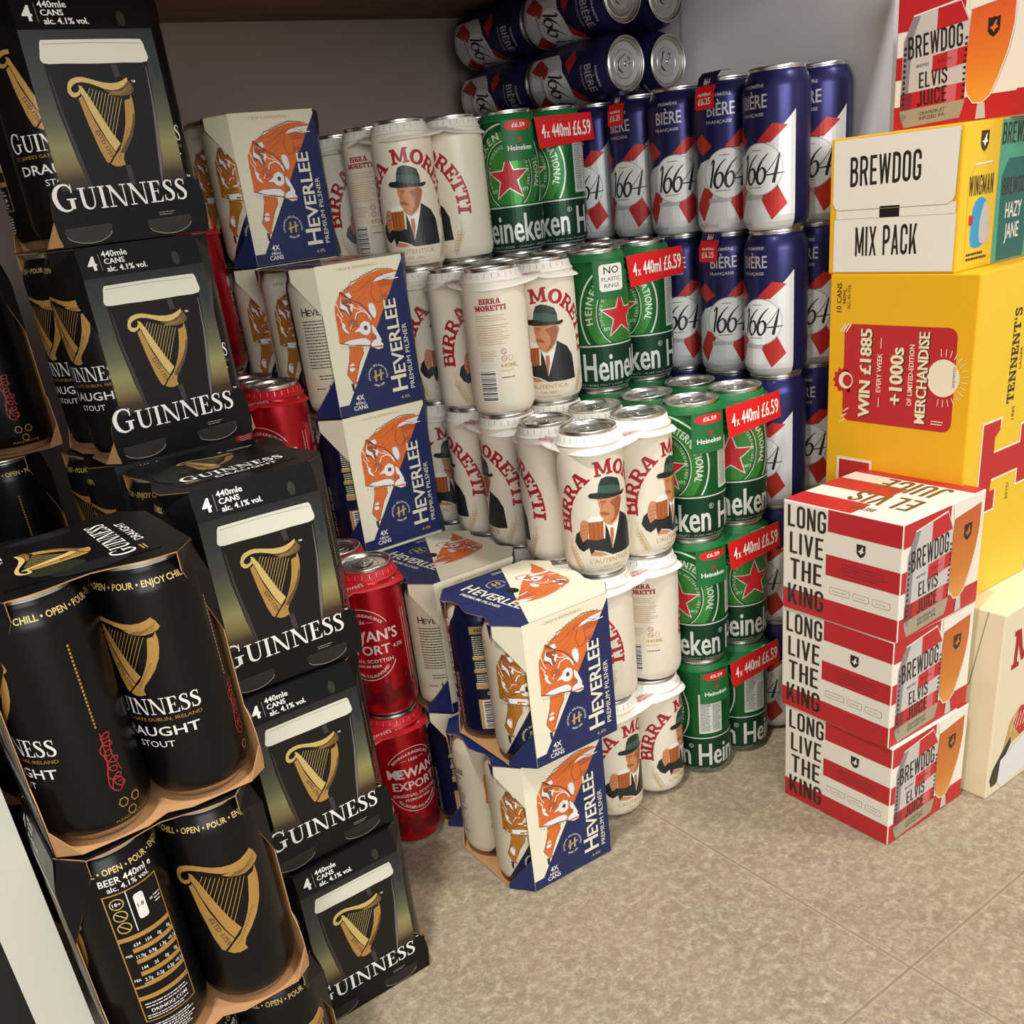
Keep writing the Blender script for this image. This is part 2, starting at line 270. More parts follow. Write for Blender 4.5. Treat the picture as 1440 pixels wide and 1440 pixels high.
class Art:
    def __init__(s): s.it = []
    def tri(s, m, V, F, ly): s.it.append((m, ly, V, F))
    def poly(s, m, pts, ly=1, holes=()):
        loops = [[Vector((x, y, 0)) for x, y in q] for q in (pts, *holes)]
        V = [(v.x, v.y) for q in loops for v in q]
        s.tri(m, V, [tuple(t) for t in geometry.tessellate_polygon(loops)], ly)
    def polys(s, m, qs, ly=1):
        for q in qs: s.tri(m, list(q), [tuple(range(len(q)))], ly) if len(q) == 4 and ly >= 0 and convex(q) else s.poly(m, q, ly)
    def rect(s, m, x0, y0, x1, y1, ly=1): s.tri(m, rect(x0, y0, x1, y1), [(0, 1, 2, 3)], ly)
    def smooth(s, m, pts, ly=1, n=4): s.poly(m, catmull(pts, n), ly)
    def stroke(s, m, pts, w, ly=2, sm=False): s.polys(m, ribbon(catmull(pts, 4, False) if sm else pts, w), ly)
    def ring(s, m, cx, cy, rx, ry, w, ly=2, n=36, a0=0, a1=2*PI):
        p = ell(cx, cy, rx, ry, n, a0, a1)
        if abs(a1-a0-2*PI) < 1e-6: p = p+[p[0]]
        s.polys(m, ribbon(p, w), ly)
    def text(s, m, t, x, y, h, ly=2, sx=1, rot=0, bold=.012, al='C', shear=0):
        """one line of sans lettering, cap height h, anchored left / centre / right on its baseline"""
        if bold > .012:
            d = bold*h*sx*.9; c, q = math.cos(math.radians(rot)), math.sin(math.radians(rot))
            for i_, o_ in enumerate((-d, 0, d)): s.text(m, t, x+o_*c, y+o_*q, h, ly+.09*i_, sx, rot, .008, al, shear)
            return
        V, F = font_mesh(t, bold); k = h/CAPH; x0 = min(v[0] for v in V); x1 = max(v[0] for v in V); o = {'L': x0, 'C': (x0+x1)/2, 'R': x1}[al]
        c, q = math.cos(math.radians(rot)), math.sin(math.radians(rot)); W = []
        for vx, vy in V:
            a, e = (vx-o)*k*sx+vy*k*shear, vy*k; W.append((x+a*c-e*q, y+a*q+e*c))
        s.tri(m, W, F, ly)
    def glyph(s, m, G, x, y, h, sx, rot, ly):
        c, q = math.cos(rot), math.sin(rot)
        s.polys(m, [[(x+a*h*sx*c-e*h*q, y+a*h*sx*q+e*h*c) for a, e in p] for p in G], ly)
    def gtext(s, m, font, t, x, y, h, ly=2, sx=1, rot=0, al='C', first=1, gap=.05):
        """lettering from one of the drawn alphabets; first enlarges the first letter"""
        W = sum(font[c][1]*h*sx*(first if i == 0 else 1)+gap*h for i, c in enumerate(t)); r = math.radians(rot); p = {'L': 0, 'C': -W/2, 'R': -W}[al]
        for i, ch in enumerate(t):
            hh = h*(first if i == 0 else 1)
            s.glyph(m, font[ch][0], x+p*math.cos(r), y+p*math.sin(r), hh, sx, r, ly); p += font[ch][1]*hh*sx+gap*h
    def block(s, m, t, x, y, h, width, ly=2, rot=0):
        """condensed block capitals set to a given width, centred"""
        n = sum(GOTH[c][1] for c in t)+.10*(len(t)-1); k = width/(n*h); r = math.radians(rot); p = -width/2
        for c in t: s.glyph(m, GOTH[c][0], x+p*math.cos(r), y+p*math.sin(r), h, k, r, ly); p += (GOTH[c][1]+.10)*h*k
    def arc(s, m, t, cx, cy, rx, ry, a0, a1, h, ly=2, font=None, sx=1, bold=.012, down=False):
        """letters set along an ellipse from a0 to a1 degrees"""
        N = 240; A = [math.radians(a0+(a1-a0)*i/N) for i in range(N+1)]; P = [(cx+rx*math.cos(a), cy+ry*math.sin(a)) for a in A]
        L = [0]
        for i in range(N): L.append(L[-1]+math.dist(P[i], P[i+1]))
        ws = [(font[c][1] if font else (adv(c) if c != ' ' else .3)/CAPH) for c in t]; tot = sum(ws); p = 0
        for ch, q in zip(t, ws):
            mid = (p+q/2)/tot*L[-1]; i = min(max(next((k for k in range(N) if L[k+1] >= mid), N-1), 1), N-1)
            dx, dy = P[i+1][0]-P[i-1][0], P[i+1][1]-P[i-1][1]; r = math.atan2(dy, dx); p += q
            if ch == ' ': continue
            c, e = math.cos(r), math.sin(r); g = (q*h*sx/2)
            if font: s.glyph(m, font[ch][0], P[i][0]-g*c, P[i][1]-g*e, h, sx, r, ly)
            else: s.text(m, ch, P[i][0], P[i][1], h, ly, sx, math.degrees(r), bold)
    def lines(s, m, x0, x1, y0, dy, n, th=.5, ly=2, ragged=.25, dash=True):
        """rows of print too small to read, as broken hairlines"""
        rn = random.Random(int(x0*10+y0*7+n))
        for k in range(n):
            e = x1-(x1-x0)*ragged*rn.random(); x = x0; y = y0-k*dy
            while x < e:
                q = min(e, x+rn.uniform(1.2, 4) if dash else e); s.rect(m, x, y, q, y+th, ly); x = q+.5
    def bars(s, x0, y0, x1, y1, horizontal=False, ly=2, m=None, back=None):
        m = m or dgrey; rn = random.Random(int(x0*13+y1*5)); s.rect(back or white, x0-1.2, y0-1.2, x1+1.2, y1+1.2, ly)
        p, e = (y0, y1) if horizontal else (x0, x1)
        while p < e:
            q = min(e, p+rn.choice((.5, .9, 1.4)))
            s.rect(m, *((x0, p, x1, q) if horizontal else (p, y0, q, y1)), ly+1); p = q+rn.choice((.5, .8, 1.2))
    def add(s, other, dx=0, dy=0, k=1, rot=0, ly=0, ky=None):
        c, q = math.cos(rot), math.sin(rot); ky = k if ky is None else ky
        for m, L, V, F in other.it: s.it.append((m, L+ly, [(dx+x*k*c-y*ky*q, dy+x*k*q+y*ky*c) for x, y in V], F))
    def apply(s, mb, fn, du=None, dv=None, clip=None, eps=.00006, vcuts=()):
        bm = bmesh.new(); lm = bm.faces.layers.int.new('m'); ll = bm.faces.layers.float.new('l')
        for m, L, V, F in s.it:
            vs = [bm.verts.new((x*.001, y*.001, 0)) for x, y in V]
            for f in F:
                try: q = bm.faces.new([vs[i] for i in f])
                except ValueError: continue
                q[lm] = mb.mi(m); q[ll] = L
        def cut(co, no, out=False):
            bmesh.ops.bisect_plane(bm, geom=bm.verts[:]+bm.edges[:]+bm.faces[:], plane_co=co, plane_no=no, clear_outer=out)
        if clip:
            x0, y0, x1, y1 = [c*.001 for c in clip]
            for co, no in (((x0, 0, 0), (-1, 0, 0)), ((x1, 0, 0), (1, 0, 0)), ((0, y0, 0), (0, -1, 0)), ((0, y1, 0), (0, 1, 0))): cut(co, no, True)
        for z in vcuts: cut((0, z, 0), (0, 1, 0))
        if bm.verts:
            for d, ax in ((du, 0), (dv, 1)):
                if d:
                    d *= .001; a = min(v.co[ax] for v in bm.verts); e = max(v.co[ax] for v in bm.verts); k = math.floor(a/d)+1
                    while k*d < e:
                        co = [0, 0, 0]; no = [0, 0, 0]; co[ax] = k*d; no[ax] = 1; cut(co, no); k += 1
        bm.normal_update(); bm.faces.index_update(); tgt = mb.bm
        for f in bm.faces:
            vs = list(f.verts)
            if f.normal.z < 0: vs.reverse()
            try:
                q = tgt.faces.new([tgt.verts.new(fn(v.co.x, v.co.y, eps*(f[ll]+(f.index % 7)*.07))) for v in vs]); q.material_index = f[lm]; q.smooth = True
            except ValueError: pass
        bm.free()
def convex(q):
    sg = 0
    for i in range(len(q)):
        a, c, d = q[i], q[(i+1) % len(q)], q[(i+2) % len(q)]; z = (c[0]-a[0])*(d[1]-c[1])-(c[1]-a[1])*(d[0]-c[0])
        if abs(z) > 1e-9:
            if sg and (z > 0) != (sg > 0): return False
            sg = z
    return True
def star(cx, cy, R, r=None, rot=90, n=5):
    r = r or R*.42; return [(cx+(R if i % 2 == 0 else r)*math.cos(math.radians(rot+i*180/n)), cy+(R if i % 2 == 0 else r)*math.sin(math.radians(rot+i*180/n))) for i in range(2*n)]

# ------------------------------------------------------------------ drawn motifs (mm)
HARP = {'neck':[(-21.6,89.3),(-23.0,87.6),(-26.0,86.4),(-28.9,87.1),(-30.5,89.5),(-30.4,92.6),(-28.8,96.1),(-26.2,98.3),(-21.8,99.4),(-17.3,99.3),(-13.0,98.1),(-8.1,96.6),(-3.2,95.3),(2.5,94.6),(7.4,94.9),(11.7,96.3),(15.2,98.0),(15.1,95.4),(11.5,92.4),(6.8,90.4),(1.8,90.0),(-3.3,90.9),(-8.5,93.2),(-13.8,95.2),(-18.8,96.1),(-22.3,95.8),(-25.5,94.7),(-27.7,92.2),(-27.7,90.4),(-25.7,89.3),(-23.2,89.9),(-22.1,91.7)],
 'fin':[(15.3,97.2),(17.1,94.8),(18.8,90.2),(17.3,88.1),(13.5,86.4),(8.4,85.6),(3.8,86.3),(-0.5,88.1),(-4.1,90.1),(1.8,90.0),(6.8,90.4),(11.5,92.4),(15.1,95.4)],
 'pillar':[(15.2,86.9),(15.6,81.0),(14.8,74.5),(12.9,67.0),(8.9,59.0),(3.9,52.2),(-0.7,47.0),(-2.3,43.3),(-1.6,39.9),(-6.0,38.8),(-9.6,39.1),(-12.8,41.0),(-7.6,46.4),(-3.5,50.0),(0.3,55.8),(3.6,62.1),(6.1,68.5),(7.7,74.9),(9.3,82.9),(13.4,83.7)],
 'pillarsh':[(14.5,74.5),(12.9,67.0),(8.9,59.0),(3.9,52.2),(-0.7,47.0),(-3.4,48.3),(1.2,53.5),(6.6,59.7),(10.9,67.1),(13.3,73.5)],
 'box':[(-24.2,85.6),(-20.7,87.5),(-16.5,69.8),(-10.9,56.0),(-7.0,48.6),(-13.8,41.7),(-15.4,42.4),(-18.3,51.1),(-21.7,68.0)],
 'box2':[(-21.6,89.3),(-21.9,94.3),(-19.6,93.2),(-16.3,86.7),(-11.5,74.9),(-6.1,62.2),(-1.7,54.3),(-6.8,49.1),(-10.3,56.0),(-15.7,70.3),(-19.8,82.7)]}
def harp(flat=False):
    a = Art(); g, g2, dk = ggold, (ggold if flat else ggold2), gdkg
    a.poly(g, HARP['box'], 1); a.poly(g2, HARP['box2'], 1); a.poly(g, HARP['pillar'], 1); a.poly(dk if not flat else g, HARP['fin'], 1); a.poly(g2, HARP['neck'], 2)
    if not flat: a.poly(dk, HARP['pillarsh'], 2)
    a.stroke(black, [(-20.9,87.5),(-16.4,69.8),(-10.8,56),(-6.9,48.8)], .55, 3)
    for i in range(11):
        t = i/10; a.stroke(g2, [(-14.1+21.5*t, 92.1-7.8*t), (-16.8+11.9*t, 87.8-28.9*t)], .38, 2)
    for k in range(5): a.stroke(dk if flat else ggold, [(16.8-k*.3, 93.5-k*1.5), (9-k*1.4, 88.8-k*.5), (2-k, 89-k*.4)], .25, 3)
    a.text(gdkg, 'ESTD 1759', -14.9, 54.2, 3.0, 4, 1, -71, .01)
    for k in range(8): a.stroke(dk, [(-3+k*1.6, 46.8+k*2.5), (-6+k*1.6, 44.8+k*2.5)], .3, 3)
    a.smooth(gpint if not flat else ghk, ell(-25.6, 92, 2.1, 2.0, 10), 3, 1)
    b = Art(); b.add(a, 5.5, 0); return b     # centred on the pint
FOX = dict(
 body=[(-27.8,124.0),(-21.3,124.5),(-13.1,128.7),(-6.0,132.0),(2.0,135.1),(11.9,137.8),(21.5,139.0),(30.9,138.2),(49,135.1),(49,127.1),(36.8,118.2),(26.1,101.4),(19.4,91.1),(10.4,78.9),(5.5,83.5),(2.7,89.3),(-8.4,100.4),(-16.0,108.9),(-25.9,119.5)],
 hip=[(15.7,127.9),(26.5,130.1),(41.8,127.1),(34.6,113.7),(25.5,100.7),(20.3,106.9),(19.9,112.1),(20.6,118.6)],
 back=[(17.3,131.7),(28.2,134.2),(36.3,136.6),(47.1,134.9),(43.4,127.6),(29.5,130.6),(18.7,128.9),(13.0,128.6)],
 str2=[(20.9,110.1),(26.6,114.7),(36.8,118.2),(35.5,116.4),(29.3,114.0)],
 sh=[(11.8,127.2),(16.6,127.7),(20.0,120.4),(20.3,112.0),(15.8,108.0),(11.2,109.1),(8.2,118.1)],
 chest=[(4.6,109.0),(9.8,106.9),(11.2,99.0),(9.3,93.6),(6.4,93.5),(3.6,99.2),(2.4,105.3)],
 head=[(-26.9,123.8),(-25.8,120.2),(-15.0,114.4),(-6.5,110.0),(-0.3,103.5),(6.2,92.7),(4.2,87.2),(12.5,69.8),(12.2,63.0),(6.2,61.9),(0,64.4),(-6.1,67.7),(-14.6,68.2),(-28.8,72.4),(-37.1,75.0),(-36.2,86.5),(-36.4,99.0),(-35.5,110.3),(-30.9,117.4)],
 ear=[(-26.7,124.5),(-16.6,115.6),(-14.0,110.1),(-16.4,102.4),(-20.0,98.3),(-24.3,104.3),(-29.6,105.6)],
 earw=[(-26.5,121.2),(-27.2,113.2),(-21.6,108.6),(-19.8,99.1),(-24.0,105.9),(-29.8,108.9)],
 earw2=[(-21.8,121.8),(-16.1,122.5),(-14.3,117.6),(-18.3,116.0)], earw3=[(-16.5,111.5),(-14.0,110.1),(-16.8,102.5),(-18.4,106.2)],
 mask=[(-16.1,84.7),(-10.8,87.6),(-9.3,90.6),(-4.2,92.7),(0.9,89.8),(1.8,84.5),(0,79.8),(-4.3,77.5),(-8.7,79.1),(-11.8,82.8),(-18.3,82.8)],
 fore=[(-12.7,97.3),(-9.6,101.1),(-3.7,100.5),(0.9,94.8),(-2.4,92.3),(-9.1,91.8),(-12.6,93.1)],
 cheek=[(-23.7,93.4),(-20.4,95.9),(-15.0,95.0),(-12.6,90.6),(-15.5,87.5),(-21.0,88.5)],
 cres=[(-31.5,93.6),(-29.0,94.7),(-26.4,91.5),(-27.8,89.4),(-23.1,82.3),(-26.7,83.2),(-30.4,87.5)],
 muz=[(2.7,89.3),(7.3,83.1),(12.5,69.8),(13.2,65.3),(12.1,62.1),(6.2,61.5),(-0.8,65.5),(-1.1,69.0),(4.4,72.7),(6.7,74.7),(2.9,79.9)],
 muz2=[(-33.0,74.7),(-26.1,76.3),(-13.0,76.3),(-5.6,75.3),(-1.6,71.7),(-2.5,66.8),(-7.0,68.0),(-14.3,69.9),(-23.5,70.6)],
 dia=[(0.6,78.0),(5.9,75.8),(6.2,72.3),(0.4,72.0)], nose=[(11.2,70.5),(14.8,68.8),(12.9,66.7),(11.2,68.0)],
 leg=[(-26.3,70.6),(-11.1,66.6),(-11.1,61.5),(-17.5,52.9),(-22.5,42.1),(-25.7,35.2),(-23.6,31.1),(-28.3,31.6),(-34.6,42.9),(-31.2,50.6),(-28.9,57.7),(-26.7,63.9)],
 legw=[(-28.9,52.5),(-25.0,53.2),(-24.2,47.8),(-26.4,41.5),(-31.1,46.3),(-30.9,49.6)], claw=[(-31.7,33.4),(-28.3,31.6),(-29.0,23.0),(-31.4,25.4)])
def fox(o1=None, o2=None):
    o1 = o1 or fora; o2 = o2 or frust; a = Art(); F = FOX
    a.poly(o1, F['body'], 2); a.smooth(o2, F['hip'], 3, 3); a.poly(fwh, F['back'], 4); a.poly(fwh, F['str2'], 4); a.smooth(o1, F['sh'], 4, 3); a.smooth(fwh, F['chest'], 5, 3)
    a.poly(o1, F['leg'], 3); a.smooth(fwh, F['legw'], 4, 3); a.poly(fink, F['claw'], 4)
    a.poly(o1, F['head'], 6); a.poly(fbr, F['ear'], 7); a.poly(fwh, F['earw'], 8); a.poly(fwh, F['earw2'], 8); a.poly(fwh, F['earw3'], 8)
    a.smooth(o1, F['fore'], 8, 3); a.smooth(o2, F['cheek'], 8, 3); a.poly(fwh, F['cres'], 8); a.poly(fwh, F['mask'], 8); a.poly(fwh, F['muz'], 7); a.poly(fwh, F['muz2'], 7); a.poly(o2, F['dia'], 8); a.poly(fink, F['nose'], 9)
    a.poly(fbr, ell(-4.4, 85.2, 2.3, 2.6, 12), 9); a.poly(fink, ell(-4.4, 85.2, 1.5, 1.8, 12), 10)
    for q, w_ in (([(-22.1,124.7),(-14,128.9),(-12.5,131.8),(-5.8,132.8),(1.2,135.7),(11,138.4),(18.9,140.3),(30.9,138.8),(38,137.8)], .7), ([(-26.8,124.2),(-15,114.4),(-6.5,110),(-.3,103.5),(6.2,92.7)], .8), ([(-37.1,75),(-28.8,72.4),(-14.6,68.2),(-6.1,67.7),(0,64.4),(6.2,61.5),(12.1,62.1)], .6),
                  ([(-26.8,124.2),(-29.6,105.6)], .5), ([(20,120.4),(20.3,112),(15.8,108),(11.2,109.1),(8.2,118.1),(11.8,127.2)], .4), ([(-26.3,70.6),(-28.9,57.7),(-34.6,42.9),(-28.3,31.6)], .5), ([(-11.1,61.5),(-17.5,52.9),(-25.7,35.2)], .5), ([(12.5,69.8),(7.3,83.1),(2.7,89.3)], .4)): a.stroke(fink, q, w_, 9)
    a.stroke(fwh, [(-15,95.4),(-11.9,101.3),(-5.1,102.6),(-.1,99.3),(3.3,92.5)], 1.3, 9); a.stroke(fwh, [(-28,100),(-31,106),(-33,114)], .9, 9); a.stroke(fwh, [(-8.5,108),(-1.5,102),(3.5,95)], .7, 9)
    for q in ([(-13.6,121.5),(-4.1,122.6),(8.9,127)], [(-9.5,114),(-1.1,118.6),(5.5,123.7)], [(-6.5,110),(1.8,114.6),(7.3,118.3)], [(-18,126),(-8,127.5),(4,131.5)], [(-22,80),(-14,82)], [(-34,88),(-30,80),(-22,77)]): a.stroke(o2 if o1 is fora else fink, q, .8, 5)
    for kk in ('mask', 'muz', 'muz2', 'chest', 'fore', 'cheek', 'earw', 'earw2', 'legw', 'dia', 'cres'): a.stroke(fink, F[kk]+[F[kk][0]], .28, 9)
    for q in ([(-36.5,88),(-33,93),(-34,99)], [(-36,98),(-31,103),(-32,110)], [(-33,80),(-28,84),(-24,83)], [(-24,104),(-19,97),(-14,96)], [(22,134),(30,131),(42,132)], [(6,128),(13,131),(20,134)], [(-2,125),(6,129),(12,133)], [(28,104),(34,112),(41,118)], [(20,96),(24,104),(26,112)]): a.stroke(fink, q, .3, 9)
    for q in ([(-34,104),(-30,98),(-31,92)], [(-20,112),(-12,106),(-6,104)], [(-22,87),(-19,92),(-14,92)], [(24,131),(33,128.5),(43,129)]): a.stroke(fwh, q, .9, 8)
    rn = random.Random(3)
    for k in range(16):
        t = k/15; x, y = -22+55*t, 125.5+14*math.sin(t*1.9); a.stroke(fink, [(x, y), (x-2.2+rn.random(), y+1.6)], .35, 5)
    for k in range(9): a.stroke(fink, [(-34+k*3.4, 71.6-k*.6), (-35+k*3.4, 69-k*.6)], .35, 8)
    return a
def h_emblem(a, cx, cy, r, ly, txt=True):
    a.stroke(fgold, [(cx-r*.28, cy-r*.5), (cx-r*.2, cy+r*.5)], r*.2, ly); a.stroke(fgold, [(cx+r*.25, cy-r*.5), (cx+r*.33, cy+r*.5)], r*.2, ly); a.stroke(fgold, [(cx-r*.5, cy-r*.12), (cx+r*.6, cy+r*.12)], r*.16, ly+1)
    if txt:
        a.arc(fcream, 'ORIGINAL BELGIAN RECIPE', cx, cy, r*.86, r*.86, 205, -25, r*.17, ly); a.arc(fcream, 'ANNO 1000', cx, cy, r*1.0, r*1.0, 235, 305, r*.17, ly)
def heverlee_front():
    a = Art(); a.rect(fcream, -50, 0, 50, 152, 1); a.poly(fnavy, [(49.5,146),(-38,12.3),(-50,12.3),(-50,0),(50,0),(50,146)], 4)
    a.poly(fcream, [(-50,12),(-50,60),(-38.2,12)], 5)
    b = Art(); f = fox()
    # the animal stops at the diagonal except its muzzle
    for m, L, V, F in f.it: b.tri(m, V, F, L+1 if m is not None and min(v[0]*1.53-(v[1]-71) for v in V) > -1e9 else L)
    a.it += [(m, 1+.12*L if L < 6 else 4+.25*L, V, F) for m, L, V, F in f.it]
    a.text(fcream, 'H', 34.3, 15, 18.5, 6, 1.0, 90, .02, 'L'); a.text(fcream, 'EVERLEE', 35.0, 33.5, 14, 6, 1.02, 90, .022, 'L')
    a.text(fcream, 'PREMIUM PILSNER', 43.6, 14.5, 5.2, 6, 1.13, 90, .0, 'L')
    h_emblem(a, .9, 35.5, 11.5, 6)
    a.text(white, '4X', -24.5, 14.2, 5.4, 6, 1, 0, .02); a.text(white, '440ml', -25.5, 9.8, 3.2, 6, 1, 0, .01); a.text(white, 'CANS', -25.5, 4.6, 4.4, 6, 1, 0, .015)
    a.text(fgold, '4.4%', 30, 5.7, 3.4, 6, 1.2); a.text(fgold, '• CRISP & REFRESHING •', -4, 144, 2.6, 5, 1.25, 0, 0)
    return a
def heverlee_top():
    """top panel, u across, v from the front fold"""
    a = Art(); a.rect(fcream, -70, -70, 70, 70, 1); a.poly(fnavy, [(-70,-70),(-42,-70),(22,70),(-70,70)], 2)
    b = Art(); b.it = [(m, 3+.1*L, V, F) for m, L, V, F in fox().it if max(v[1] for v in V) > 58]
    a.add(b, 31, 86, -.84, math.radians(-6), 0, -.84)
    a.text(fcream, 'H', -40, 50, 15, 6, 1, -82, .02, 'L'); a.text(fcream, 'EVERLEE', -37.6, 33, 12, 6, 1.06, -82, .022, 'L'); a.text(fcream, 'PREMIUM PILSNER', -47.5, 40, 4.4, 6, 1.12, -82, .01, 'L')
    h_emblem(a, -8, 34, 10, 6); a.poly(black, ell(-6, 8, 6, 7.5, 20), 6); a.lines(fcream, 4, 18, 60, 3, 2, 1, 6)
    return a

# ------------------------------------------------------------------ cans
RC = .033
def profile(H):
    return [(.0, .004), (.019, .003), (.0225, .0), (.0245, .0), (.0262, .0022), (.0300, .0068), (.0322, .0115), (.033, .017), (.033, H*.35), (.033, H*.7), (.033, H-.0195), (.0326, H-.0165), (.0310, H-.0115), (.0288, H-.0068), (.0272, H-.0038), (.0274, H-.0028), (.0279, H-.0008), (.0274, H), (.0262, H-.0004), (.0256, H-.002)]
def rad(H, z):
    p = profile(H)[4:15]
    for (r0, z0), (r1, z1) in zip(p, p[1:]):
        if z0 <= z <= z1: return r0+(r1-r0)*(z-z0)/max(z1-z0, 1e-9)
    return RC if z < H*.5 and z > .017 else (.0262 if z < .003 else .0272)
def can_mesh(name, H, body, art, shoulder=None, bands=()):
    mb = MB(); pr = profile(H)
    def mf(k):
        z = (pr[k][1]+pr[k+1][1])/2
        if k < 5 or k >= 14: return alu
        if shoulder and z > H-.0195: return shoulder
        for z0, z1, m in bands:
            if z0 <= z <= z1: return m
        return body
    if bands:   # extra rings where a printed band starts
        zs = sorted({z for b_ in bands for z in b_[:2]})
        for z in zs: pr.append((RC, z))
        pr[7:] = sorted(pr[7:len(pr)-len(zs)-9-0]+[], key=lambda q: q[1]) if False else pr[7:]
        base = profile(H); mid = sorted(set([q for q in base[7:11]]+[(RC, z) for z in zs if base[7][1] < z < base[10][1]]), key=lambda q: q[1])
        pr = base[:7]+mid+base[11:]
        n_hi = len(base)-14
        def mf(k):
            z = (pr[k][1]+pr[k+1][1])/2
            if k < 5 or k >= len(pr)-1-5: return alu
            if shoulder and z > H-.0195: return shoulder
            for z0, z1, m in bands:
                if z0 <= z <= z1: return m
            return body
    mb.lathe(pr, 56, mf)
    def wrap(u, v, e):
        t = u/RC-PI/2; r = rad(H, v)+.0001+e; return (r*math.cos(t), r*math.sin(t), v)
    art.apply(mb, wrap, 4, None, None, .00006, [q[1] for q in profile(H)[4:15]])
    me = mb.build(name).data; bpy.data.objects.remove(bpy.data.objects[name]) if name in bpy.data.objects else None
    return me
def lid_mesh():
    mb = MB(); mb.lathe([(.0256, -.002), (.0250, -.0058), (.0242, -.0066), (.0234, -.0062), (.0230, -.0040), (.0215, -.0036), (.0205, -.0040), (.012, -.0040), (.0, -.0038)], 48, lambda k: alu)
    mb.lathe([(.0150, -.0039), (.0146, -.0034), (.0140, -.0039)], 32, lambda k: alu)
    o = mb.build('lid'); me = o.data; bpy.data.objects.remove(o); return me
def tab_mesh():
    mb = MB(); z = -.0028; th = .0007
    out = [(x*.001, y*.001) for x, y in catmull([(-7.5,2),(-7,9),(0,12.5),(7,9),(7.5,2),(6.5,-6),(0,-9.5),(-6.5,-6)], 4)]
    hole = [(x*.001, y*.001) for x, y in ell(0, 6.3, 4.2, 3.2, 16)]
    for zz, fl in ((z+th, False), (z, True)):
        tr = geometry.tessellate_polygon([[Vector((*p, 0)) for p in out], [Vector((*p, 0)) for p in hole]]); P = out+hole
        for t in tr:
            q = [(*P[i], zz) for i in t]; nz = (Vector(q[1])-Vector(q[0])).cross(Vector(q[2])-Vector(q[0])).z
            mb.face(q if (nz > 0) != fl else q[::-1], alu)
    for lp in (out, hole[::-1]):
        for i in range(len(lp)): a, c = lp[i], lp[(i+1) % len(lp)]; mb.face(((*a, z), (*c, z), (*c, z+th), (*a, z+th)), alu)
    mb.lathe([(.0026, z), (.0026, z+.0012), (.0, z+.0015)], 12, lambda k: alu)
    o = mb.build('pull_tab'); me = o.data; bpy.data.objects.remove(o); return me
def stash(o): me = o.data; bpy.data.objects.remove(o); return me

HC, HT, HS = .149, .1675, .1608     # 440 ml can, tall can, can inside the stout carton
PM, PT, PS = .1462, .1665, .1632         # stacking pitch
# cream lager
a = Art()
a.arc(mred, 'BIRRA MORETTI', 0, 58, 41, 49, 188, -8, 14.6, 2, SLAB, 1.18)
MAN = {'jacket':[(-38,41),(-35.5,49),(-30,53.5),(-24,50),(-24,44.5),(-6.4,43.5),(-5.2,58.6),(-.9,51.6),(.6,31.7),(5.5,45.3),(12.5,67.4),(24,60),(30,50),(32,26),(21,25.5),(0,25.7),(-7.8,30),(-17.5,32.7),(-21.5,26.5),(-23,35),(-29,31),(-34,34)],
 'shirt':[(-5,58.6),(.7,55.2),(9.3,59.1),(12.4,65.8),(5.5,45.3),(.3,31.7),(-2.2,49.6)], 'tie':[(-.8,53.5),(3.0,53.2),(3.2,45.6),(.3,32),(-1.2,42.9)],
 'face':[(-11,85.1),(-1.1,83.9),(11.9,83.4),(15.6,82.4),(16.4,78),(13.9,72.8),(12,67.5),(7.5,60.4),(.7,56),(-4.8,58.6),(-7.4,62.2),(-8.6,66.7),(-10.2,69.6),(-9.2,73.2),(-10.9,79)],
 'faced':[(.8,79.8),(11.8,82.9),(15.4,80.3),(13.1,71.8),(9.9,64.5),(3.3,58.7),(-.2,58.1),(5.7,65),(5.9,72.6)], 'must':[(-9.8,70.4),(-5.3,71),(-.9,68.6),(-.5,66.6),(-5.2,67),(-8.6,68)],
 'hat':[(-10.9,90),(-9.4,98.5),(-6.6,103.9),(-1.2,105.3),(5,103.9),(12.6,100.5),(15,94),(15.3,86),(9.7,85.3),(-1.8,87)], 'band':[(-10.6,91),(-9.6,97),(2.5,96.6),(14.4,92.8),(15.3,86.5),(1.5,87)],
 'brim':[(-20.3,88.4),(-18,90.6),(-10.9,90.7),(1.6,88),(14.7,86.6),(20.8,87.7),(21.6,85.5),(17.5,83.2),(9.5,83.7),(-1.1,83.9),(-11.6,84.6),(-18.5,86)],
 'mug':[(-22.1,63.9),(-7.4,63.9),(-8.2,43.8),(-13.8,42.7),(-22.2,43.6)], 'foam':[(-22.9,63.4),(-18.8,67.6),(-11.1,67.3),(-7.0,63.9),(-8,61.8),(-21.6,61.6)], 'hand':[(-30,60.4),(-27,63.9),(-22.4,62.9),(-22.4,53),(-23.6,45),(-29,41),(-31.5,49)], 'hand2':[(-22,27.4),(-18.3,31.4),(-10.3,29.6),(-4.6,26.6),(-11.9,26)]}
for k, m, ly in (('jacket', mjack, 2), ('shirt', white, 3), ('tie', mtie, 4), ('face', skin, 3), ('faced', skin2, 4), ('must', skin2, 5), ('hat', mhat, 5), ('band', mband, 6), ('brim', mjack, 7), ('mug', beer, 5), ('foam', white, 6), ('hand', skin, 6), ('hand2', skin, 4)): a.poly(m, MAN[k], ly)
a.stroke(skin2, [(-9,81.2),(-3,81)], 1.6, 5); a.stroke(skin2, [(-8,79),(-4,79.4)], .8, 5); a.stroke(skin2, [(-9.6,72.4),(-7.6,73.6),(-7.2,78.5)], .6, 5)
for k in range(3): a.stroke(mtie, [(-19.4+k*4.2, 45), (-18.9+k*4.2, 61)], .9, 6)
for k in range(4): a.stroke(skin2, [(-30.2+k*.1, 57-k*4), (-23.2, 58.5-k*4)], .5, 7)
